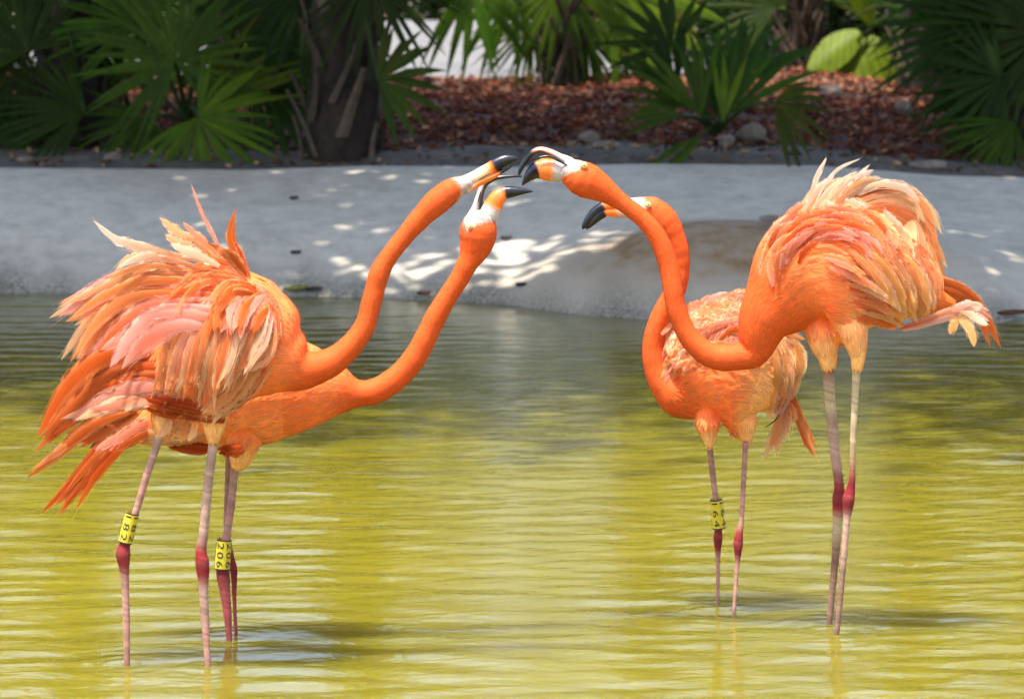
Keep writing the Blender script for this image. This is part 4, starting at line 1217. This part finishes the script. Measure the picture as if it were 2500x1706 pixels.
palm('bushy young fan palm at the concrete edge between the heads and the right plumes', 20.35, (1742, 402), (1745, 330),
     [(1712, 285, -.2, 235, 108, 75, (0, -1, .2), dict(nseg=7, vfold=.6)), (1775, 285, -.1, 260, 66, 70, (0, -1, .2), dict(nseg=7)), (1750, 290, .1, 250, 92, 60, (0, -1, .1), dict(nseg=6, col=G3)), (1695, 265, .1, 200, 145, 70, (0, -1, .3), dict(nseg=6)),
      (1890, 252, -.3, 165, -18, 140, (.1, -1, .45), dict(nseg=9, droop=.22)), (1665, 285, -.2, 160, 172, 60, (0, -1, .4), dict(nseg=4, droop=.2)), (1650, 215, .2, 200, 115, 90, (.1, -1, .2), dict(nseg=7, col=G2)), (1800, 215, .2, 230, 78, 110, (0, -1, .2), dict(nseg=9, col=G3)),
      (1720, 330, -.3, 180, 218, 40, (0, -1, .4), dict(nseg=3, droop=.2)), (1765, 300, -.3, 190, 84, 36, (0, -1, .3), dict(nseg=3, col=G4)), (1640, 120, .3, 180, 120, 150, (0, -1, .2), dict(nseg=9, col=G2))],
     col=G1, seed=11)
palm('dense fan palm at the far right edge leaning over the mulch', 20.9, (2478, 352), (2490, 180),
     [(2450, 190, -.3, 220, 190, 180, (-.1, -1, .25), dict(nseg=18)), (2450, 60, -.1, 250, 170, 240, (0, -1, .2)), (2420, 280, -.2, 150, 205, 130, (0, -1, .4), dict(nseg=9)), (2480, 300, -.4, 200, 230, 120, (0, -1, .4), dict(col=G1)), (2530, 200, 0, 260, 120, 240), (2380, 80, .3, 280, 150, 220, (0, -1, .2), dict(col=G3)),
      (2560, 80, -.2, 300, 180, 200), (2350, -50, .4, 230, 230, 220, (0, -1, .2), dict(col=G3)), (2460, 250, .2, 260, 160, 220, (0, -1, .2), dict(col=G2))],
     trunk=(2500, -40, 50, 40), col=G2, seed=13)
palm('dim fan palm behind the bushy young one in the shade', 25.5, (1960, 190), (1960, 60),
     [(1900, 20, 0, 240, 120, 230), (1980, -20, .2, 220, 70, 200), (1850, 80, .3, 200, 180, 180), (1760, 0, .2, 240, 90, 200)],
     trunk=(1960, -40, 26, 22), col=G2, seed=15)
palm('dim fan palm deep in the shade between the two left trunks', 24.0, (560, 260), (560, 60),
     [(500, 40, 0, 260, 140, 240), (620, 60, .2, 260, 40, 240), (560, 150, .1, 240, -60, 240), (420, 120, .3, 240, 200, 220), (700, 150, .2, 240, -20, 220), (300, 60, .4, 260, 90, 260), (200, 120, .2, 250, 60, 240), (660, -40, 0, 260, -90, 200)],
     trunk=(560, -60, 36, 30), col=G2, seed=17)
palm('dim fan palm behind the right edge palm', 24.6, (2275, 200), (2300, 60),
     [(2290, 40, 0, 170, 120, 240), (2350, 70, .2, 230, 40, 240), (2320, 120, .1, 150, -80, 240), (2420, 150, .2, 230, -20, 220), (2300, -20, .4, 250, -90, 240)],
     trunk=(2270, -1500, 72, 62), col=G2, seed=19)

palm('tall palm with a bare dark trunk beyond the young palm', 27.5, (1592, 150), (1590, -1500),
     [(1590 + 190 * math.cos(q), -1520 + 120 * math.sin(q), .3 * math.sin(q * 3), 260, math.degrees(q), 220, (0, -1, .5)) for q in (0, .8, 1.6, 2.4, 3.2)],
     trunk=(1585, -1500, 70, 62), col=G2, seed=23)

# broad sunlit leaves beyond the mulch
def broad_leaf_plant(label, D, base_px, leaves, col):
    p = empty('broad_leaf_plant', W(*base_px, D), label, 'plant')
    for i, (x, y, L, wd, ang, tilt) in enumerate(leaves):
        a = math.radians(ang)
        c = W(x, y, D); s = D / FPX
        u = Vector((math.cos(a), -.3, math.sin(a))).normalized()
        n = Vector((tilt, -1, .8)).normalized(); n = (n - u * n.dot(u)).normalized()
        side = n.cross(u)
        vs, fs, cc = [], [], []
        N = 14
        for q in range(N + 1):
            t = q / N
            hw = wd * s * .5 * (math.sin(math.pi * min(1, t * .92 + .06)) ** .7) + .001
            pt = c + u * (L * s * t) + Vector((0, 0, -.25 * L * s * t * t))
            for k in range(-3, 4):
                z = k / 3
                pl = .010 * math.sin(q * 3.1) * abs(z)
                vs.append(pt + side * hw * z + n * (-.25 * hw * abs(z) + pl))
                rr = .8 + .35 * ((q + abs(k)) % 2)
                cc.append(tuple(min(.4, m_ * rr) for m_ in col))
        for q in range(N):
            for k in range(6):
                i0 = q * 7 + k
                fs.append((i0, i0 + 1, i0 + 8, i0 + 7))
        o = mesh_obj('leaf', vs, fs, M['leaf'], p, cc)
        petiole_mesh(o, W(*base_px, D), c, .008, (.06, .08, .02))
    return p
broad_leaf_plant('yellow green broad leaved plant glowing in sunlight behind the right mulch', 25.3, (2090, 205),
                 [(2150, 95, 190, 130, 232, .1), (2170, 110, 120, 80, 262, .2), (2100, 80, 150, 90, 205, 0), (2190, 70, 150, 70, -35, .1), (2130, 60, 150, 60, 110, 0), (2120, 110, 120, 46, 215, .3), (2200, 110, 120, 46, 285, .3)], (.115, .165, .007))
broad_leaf_plant('yellowing broad leaved plant hanging at the top above the young palm', 25.0, (1560, 150),
                 [(1560, 20, 120, 90, 250, .1), (1590, 10, 110, 80, 290, .2), (1530, 10, 120, 80, 220, 0), (1620, 0, 120, 80, -50, 0)], (.10, .11, .012))

# background shrubs: leaf clumps
def leaf_cloud(n, cx, cy, cz, rx, ry, rz, size, col, seed, clumps=40, keep=None):
    r = np.random.default_rng(seed)
    cc = r.normal(0, 1, (clumps, 3)); cc /= np.linalg.norm(cc, axis=1)[:, None]
    cc *= r.uniform(.35, 1.0, (clumps, 1)) ** .6
    k = r.integers(0, clumps, n)
    P = cc[k] + r.normal(0, .17, (n, 3))
    P = P * np.array([rx, ry, rz]) + np.array([cx, cy, cz])
    if keep is not None:
        m = keep(P, r); P = P[m]; k = k[m]
    n = len(P)
    N = r.normal(0, 1, (n, 3)) + np.array([0, 0, .9]); N /= np.linalg.norm(N, axis=1)[:, None]
    U = np.cross(N, r.normal(0, 1, (n, 3))); U /= np.linalg.norm(U, axis=1)[:, None]
    Vv = np.cross(N, U)
    s = size * r.uniform(.6, 1.3, (n, 1))
    V = np.stack([P - U * s, P + Vv * s * .38 + N * s * .08, P + U * s, P - Vv * s * .38 + N * s * .08], 1)
    tone = (r.uniform(.7, 1.3, clumps)[k] * r.uniform(.75, 1.25, n))[:, None]
    c = np.clip(np.array(col)[None] * tone, 0, .4)
    F = np.arange(n * 4).reshape(-1, 4)
    return V.reshape(-1, 3), F, np.repeat(c, 4, axis=0)

def limb(A, B, r0, r1, n=8):
    A, B = np.array(A, float), np.array(B, float)
    T = (B - A) / np.linalg.norm(B - A)
    a = np.cross(T, [.3, 1, .2]); a /= np.linalg.norm(a); b = np.cross(T, a)
    vs = []
    for t in (0, .35, .7, 1):
        for j in range(n):
            th = 2 * math.pi * j / n
            vs.append(A + (B - A) * t + (a * math.cos(th) + b * math.sin(th)) * (r0 + (r1 - r0) * t))
    fs = [(i * n + j, i * n + (j + 1) % n, (i + 1) * n + (j + 1) % n, (i + 1) * n + j) for i in range(3) for j in range(n)]
    return vs, fs

def tree(name, label, cat, x, d, z0, h, crown, col, seed, nleaf, size, group=None, keep=None, r0=.14, clumps=60):
    cx, cy, cz, rx, ry, rz = crown
    p = empty(name, (x, d, z0), label, cat, group)
    r = random.Random(seed)
    V, F = limb((x, d, z0 - .1), (cx, cy, cz - rz * .5), r0, r0 * .6)
    V = list(V)
    for i in range(7):
        a = r.uniform(0, 6.28)
        v, f = limb((x + (cx - x) * .7, d + (cy - d) * .7, z0 + (cz - rz * .5 - z0) * r.uniform(.6, 1)),
                    (cx + rx * .7 * math.cos(a), cy + ry * .7 * math.sin(a), cz + rz * r.uniform(-.3, .5)), r0 * .4, r0 * .1, 6)
        F = F + [tuple(q + len(V) for q in ff) for ff in f]; V += list(v)
    mesh_obj('trunk', V, F, M['fibre'], p, [(.09, .07, .05)] * len(V))
    v, f, c = leaf_cloud(nleaf, cx, cy, cz, rx, ry, rz, size, col, seed, clumps, keep)
    o = np_mesh('crown', v, f, M['treeleaf'], p, c, smooth=False, origin=(x, d, z0))
    o['kind'] = 'stuff'
    return p

cot = 1 / math.tan(SUN_EL)
def keep_gap(P, r):
    """an opening in the canopy towards the sun above the middle of the bank"""
    lx = P[:, 0] - (P[:, 2] - .25) * cot * math.sin(SUN_AZ)
    ly = P[:, 1] - (P[:, 2] - .25) * cot * math.cos(SUN_AZ)
    e = ((lx + .05) / .68) ** 2 + ((ly - 18.25) / .36) ** 2
    return (e > 1) | (r.random(len(P)) < .22)
TG = 'shade trees over the bank'
for i, (x, d, cx, cy, cz, rx, ry, rz) in enumerate(((-5.6, 21.0, -5.2, 18.1, 6.4, 3.0, 4.9, 1.9), (-4.0, 24.5, -1.9, 17.9, 6.9, 2.9, 5.1, 1.8), (4.2, 24.5, 1.4, 18.0, 6.5, 3.0, 5.0, 1.9), (6.0, 21.2, 4.8, 18.1, 6.7, 3.0, 5.0, 1.9))):
    tree('shade_tree', ['leftmost', 'left of centre', 'right of centre', 'rightmost'][i] + ' one of the four broad shade trees leaning over the bank', 'tree', x, d, .55, 8, (cx, cy, cz, rx, ry, rz), (.05, .10, .018), 40 + i, 17000, .15, TG, keep_gap, .17, 170)
BG = 'sunlit trees beyond the path'
for i in range(7):
    x = -10.5 + i * 3.5
    tree('sunlit_tree', ['leftmost of the seven tall sunlit trees beyond the path', 'second from left of the seven tall sunlit trees beyond the path', 'third from left of the seven tall sunlit trees beyond the path', 'middle one of the seven tall sunlit trees beyond the path', 'third from right of the seven tall sunlit trees beyond the path', 'second from right of the seven tall sunlit trees beyond the path', 'rightmost of the seven tall sunlit trees beyond the path'][i], 'tree', x, 36 + (i % 2) * 1.5, .65, 5, (x, 36 + (i % 2) * 1.5, 3.7, 2.3, 1.8, 3.0), (.125, .12, .006), 60 + i, 5200, .16, BG, None, .12, 120)
shr = [(-5.6, 28.5, .9), (-4.0, 27.6, .8), (-2.4, 28.8, 1.0), (-.9, 32.0, .75), (.6, 32.4, .8), (2.2, 29.5, .8), (3.4, 28.0, .9), (4.9, 28.4, 1.0), (6.3, 28.8, 1.0), (1.6, 33.0, .9), (-2.0, 32.2, .9), (1.55, 27.0, .55), (2.75, 27.6, .6), (3.6, 26.4, .7)]
slab = ['dark leafy shrub at far left behind the palms', 'dark leafy shrub behind the left shaggy trunk', 'dark leafy shrub behind the leaning trunk', 'low dark shrub beyond the left end of the pale path', 'low dark shrub beyond the middle of the pale path',
        'leafy shrub behind the yellowing broad leaves', 'leafy shrub beside the glowing yellow green leaves', 'leafy shrub behind the right edge palms', 'leafy shrub beyond the right edge of the mulch', 'dark shrub at the far right end of the pale path', 'dark shrub at the far left end of the pale path', 'low dark shrub behind the bushy young palm', 'low dark shrub just behind the glowing yellow green leaves', 'dark shrub at the right edge behind the dense palm']
for i, (x, d, h) in enumerate(shr):
    tree('shrub', slab[i], 'shrub', x, d, .58, h, (x, d, .62 + h * .75, 1.05, .7, h * .75), (.015, .034, .004) if i % 3 else (.037, .066, .006), 80 + i, 2600, .07, 'shrubs behind the planting bed', None, .03, 40)

# ------------------------------------------------------------ mulch chips, rocks, litter
def chips(name, n, xs, ds, hf, mask, lens, palette, seed, label=None):
    r = np.random.default_rng(seed)
    X = r.uniform(*xs, n * 2); Dd = r.uniform(*ds, n * 2)
    m = mask(X, Dd, r); X = X[m][:n]; Dd = Dd[m][:n]; n = len(X)
    Z = hf(X, Dd)
    L = r.uniform(*lens, n) * .5; Wd = L * r.uniform(.25, .55, n); H = r.uniform(.002, .006, n)
    yaw = r.uniform(0, 6.28, n); pit = r.normal(0, .35, n); rol = r.normal(0, .4, n)
    cy_, sy_ = np.cos(yaw), np.sin(yaw); cp, sp_ = np.cos(pit), np.sin(pit); cr, sr = np.cos(rol), np.sin(rol)
    ex = np.stack([cy_ * cp, sy_ * cp, sp_], -1)
    ey = np.stack([-sy_ * cr - cy_ * sp_ * sr, cy_ * cr - sy_ * sp_ * sr, cp * sr], -1)
    ez = np.cross(ex, ey)
    P = np.stack([X, Dd, Z + .006 + np.abs(sp_) * L * .8 + r.uniform(0, .012, n)], -1)
    V = []
    for sx in (-1, 1):
        for sy in (-1, 1):
            for sz in (-1, 1):
                j = r.uniform(.6, 1.15, (n, 1))
                V.append(P + ex * (L * sx)[:, None] * j + ey * (Wd * sy)[:, None] * j + ez * (H * sz)[:, None])
    V = np.stack(V, 1)
    q = np.array([[0, 1, 3, 2], [4, 6, 7, 5], [0, 4, 5, 1], [2, 3, 7, 6], [0, 2, 6, 4], [1, 5, 7, 3]])
    F = ((np.arange(n) * 8)[:, None, None] + q[None]).reshape(-1, 4)
    pal = np.array(palette); k = r.integers(0, len(pal), n)
    c = np.clip(pal[k] * np.array([1.15, .84, .56]) * r.uniform(.4, 1.35, (n, 1)), 0, .7)
    o = np_mesh(name, V.reshape(-1, 3), F, M['chip'], None, np.repeat(c, 8, axis=0), smooth=False)
    return props(o, label, None, None, 'stuff')
PAL = [(.07, .022, .013), (.09, .030, .017), (.13, .042, .022), (.05, .018, .012), (.15, .055, .03), (.17, .08, .05), (.11, .034, .02), (.30, .19, .14), (.08, .027, .015)]
chips('bark_mulch', 50000, (-7.5, 7.5), (20.3, 26.6), mulch_height, lambda x, d, r: (d > mulch_edge(x) + r.normal(0, .10, len(x))) & (d < path_edge(x) + .1), (.02, .055), PAL, 5)
chips('soil_litter', 800, (-5, 5), (20.03, 21.0), soil_height, lambda x, d, r: r.random(len(x)) < .5, (.015, .05), [(.10, .06, .04), (.2, .16, .12), (.3, .26, .21), (.06, .045, .035)], 6)

def rock(label, px, py, D, sx, sy, sz, seed, group='pale stones on the bed'):
    r = random.Random(seed)
    c = W(px, py, D)
    bm = bmesh.new()
    bmesh.ops.create_icosphere(bm, subdivisions=3, radius=1)
    dirs = [(Vector((r.gauss(0, 1), r.gauss(0, 1), r.gauss(0, 1))).normalized(), r.uniform(.62, .9)) for _ in range(11)]
    for v in bm.verts:
        for n, k in dirs:
            t = v.co.dot(n)
            if t > k: v.co -= n * (t - k) * .9
        v.co *= r.uniform(.98, 1.02)
        v.co.x *= sx; v.co.y *= sy; v.co.z *= sz
    me = bpy.data.meshes.new('rock'); bm.to_mesh(me); bm.free()
    finish_mesh(me, M['rock'], smooth=False)
    o = bpy.data.objects.new('rock', me); link(o)
    o.location = c; o.rotation_euler = (0, 0, r.uniform(0, 3))
    return props(o, label, 'rock', group)
rock('pale rounded stone at the mulch edge above the open black beaks', 1437, 343, 20.9, .075, .06, .05, 1)
rock('low flat pale stone right of the rounded stone at the mulch edge', 1480, 358, 20.7, .11, .07, .03, 2)
rock('small stone at the left end of the pale stones at mulch edge', 1398, 358, 20.8, .045, .04, .03, 3)
rock('brownish stone just right of the young palm stem', 1832, 328, 20.9, .085, .07, .062, 4)
rock('small brown stone touching the young palm stem', 1776, 345, 20.8, .05, .05, .04, 5)
rock('flat stone at the soil strip left of the young palm', 1670, 388, 20.25, .10, .06, .028, 6)
rock('whitish stone in the middle of the right mulch', 2205, 262, 22.4, .055, .05, .045, 7)
rock('small whitish stone near the glowing leaves', 2030, 222, 23.6, .09, .06, .05, 8)
rock('pale jagged stone on the soil near the right edge', 2395, 320, 21.0, .11, .07, .035, 9)
rock('tan flat stone on the concrete lip near the right plumes', 2270, 405, 20.25, .12, .07, .03, 10)
rock('dark grey stone on the soil at the right', 2420, 350, 20.7, .10, .08, .05, 11)
rock('grey flat stone under the round leaf at left', 285, 395, 20.3, .11, .07, .05, 12)
rock('pale sliver of stone at the far left below the palms', 62, 395, 20.3, .07, .05, .03, 13)

def leaf_litter(label, px, py, L, wd, ang, col, name='fallen_leaf', dz=.006):
    # find where the pixel's ray meets the bank
    d = 16.5
    while d < 26:
        p = W(px, py, d)
        if d < 17.0 and p.z <= 0: break
        hz = float(bank_height(np.array([p.x]), np.array([d]))[0]) if d < TOP_D else float(soil_height(np.array([p.x]), np.array([d]))[0])
        if p.z <= max(hz, 0): break
        d += .01
    c = W(px, py, d) + Vector((0, 0, dz))
    s = d / FPX
    vs, fs, cc = [], [], []
    a = math.radians(ang)
    u = Vector((math.cos(a), math.sin(a), .05)); v = Vector((-math.sin(a), math.cos(a), .25))
    for i in range(7):
        t = i / 6
        hw = wd * s * math.sin(math.pi * (t * .94 + .03))
        for k in (-1, 0, 1):
            vs.append(c + u * (L * s * (t - .5)) + v * (hw * k) + Vector((0, 0, .012 * abs(k) + .015 * (t - .5) ** 2)))
            cc.append(tuple(m_ * (.8 + .2 * k) for m_ in col))
    for i in range(6):
        for k in range(2):
            fs.append((i * 3 + k, i * 3 + k + 1, i * 3 + k + 4, i * 3 + k + 3))
    o = mesh_obj(name, vs, fs, M['litter'], None, cc, origin=c)
    return props(o, label, 'leaf', 'fallen leaves on the bank')
leaf_litter('dark dry leaf high on the concrete left of the two left heads', 718, 490, 22, 8, 20, (.05, .045, .04))
leaf_litter('dark dry leaf lower on the concrete left of the necks', 722, 623, 26, 9, 10, (.06, .045, .035))
leaf_litter('yellow green leaf lying at the waterline behind the left birds', 722, 716, 62, 14, 0, (.20, .20, .02), dz=.012)
leaf_litter('brown curled leaf beside the yellow green one at the waterline', 766, 717, 40, 12, 10, (.06, .035, .02), dz=.014)
leaf_litter('brown dead leaf at the waterline between the left necks', 1035, 726, 34, 10, 0, (.12, .05, .025), dz=.012)
leaf_litter('small dark leaf on the concrete right of the open beak', 1236, 588, 28, 8, 10, (.10, .085, .06))
leaf_litter('small black leaf low on the concrete right of the left necks', 1272, 702, 26, 9, 15, (.03, .025, .02))
leaf_litter('rust brown leaf at the right waterline beyond the tail', 2470, 776, 70, 16, 0, (.11, .04, .018), dz=.014)
rock('pale flat pebble on top of the brown stained concrete mound', 1880, 532, 17.95, .085, .05, .016, 20, 'loose stones on the concrete')
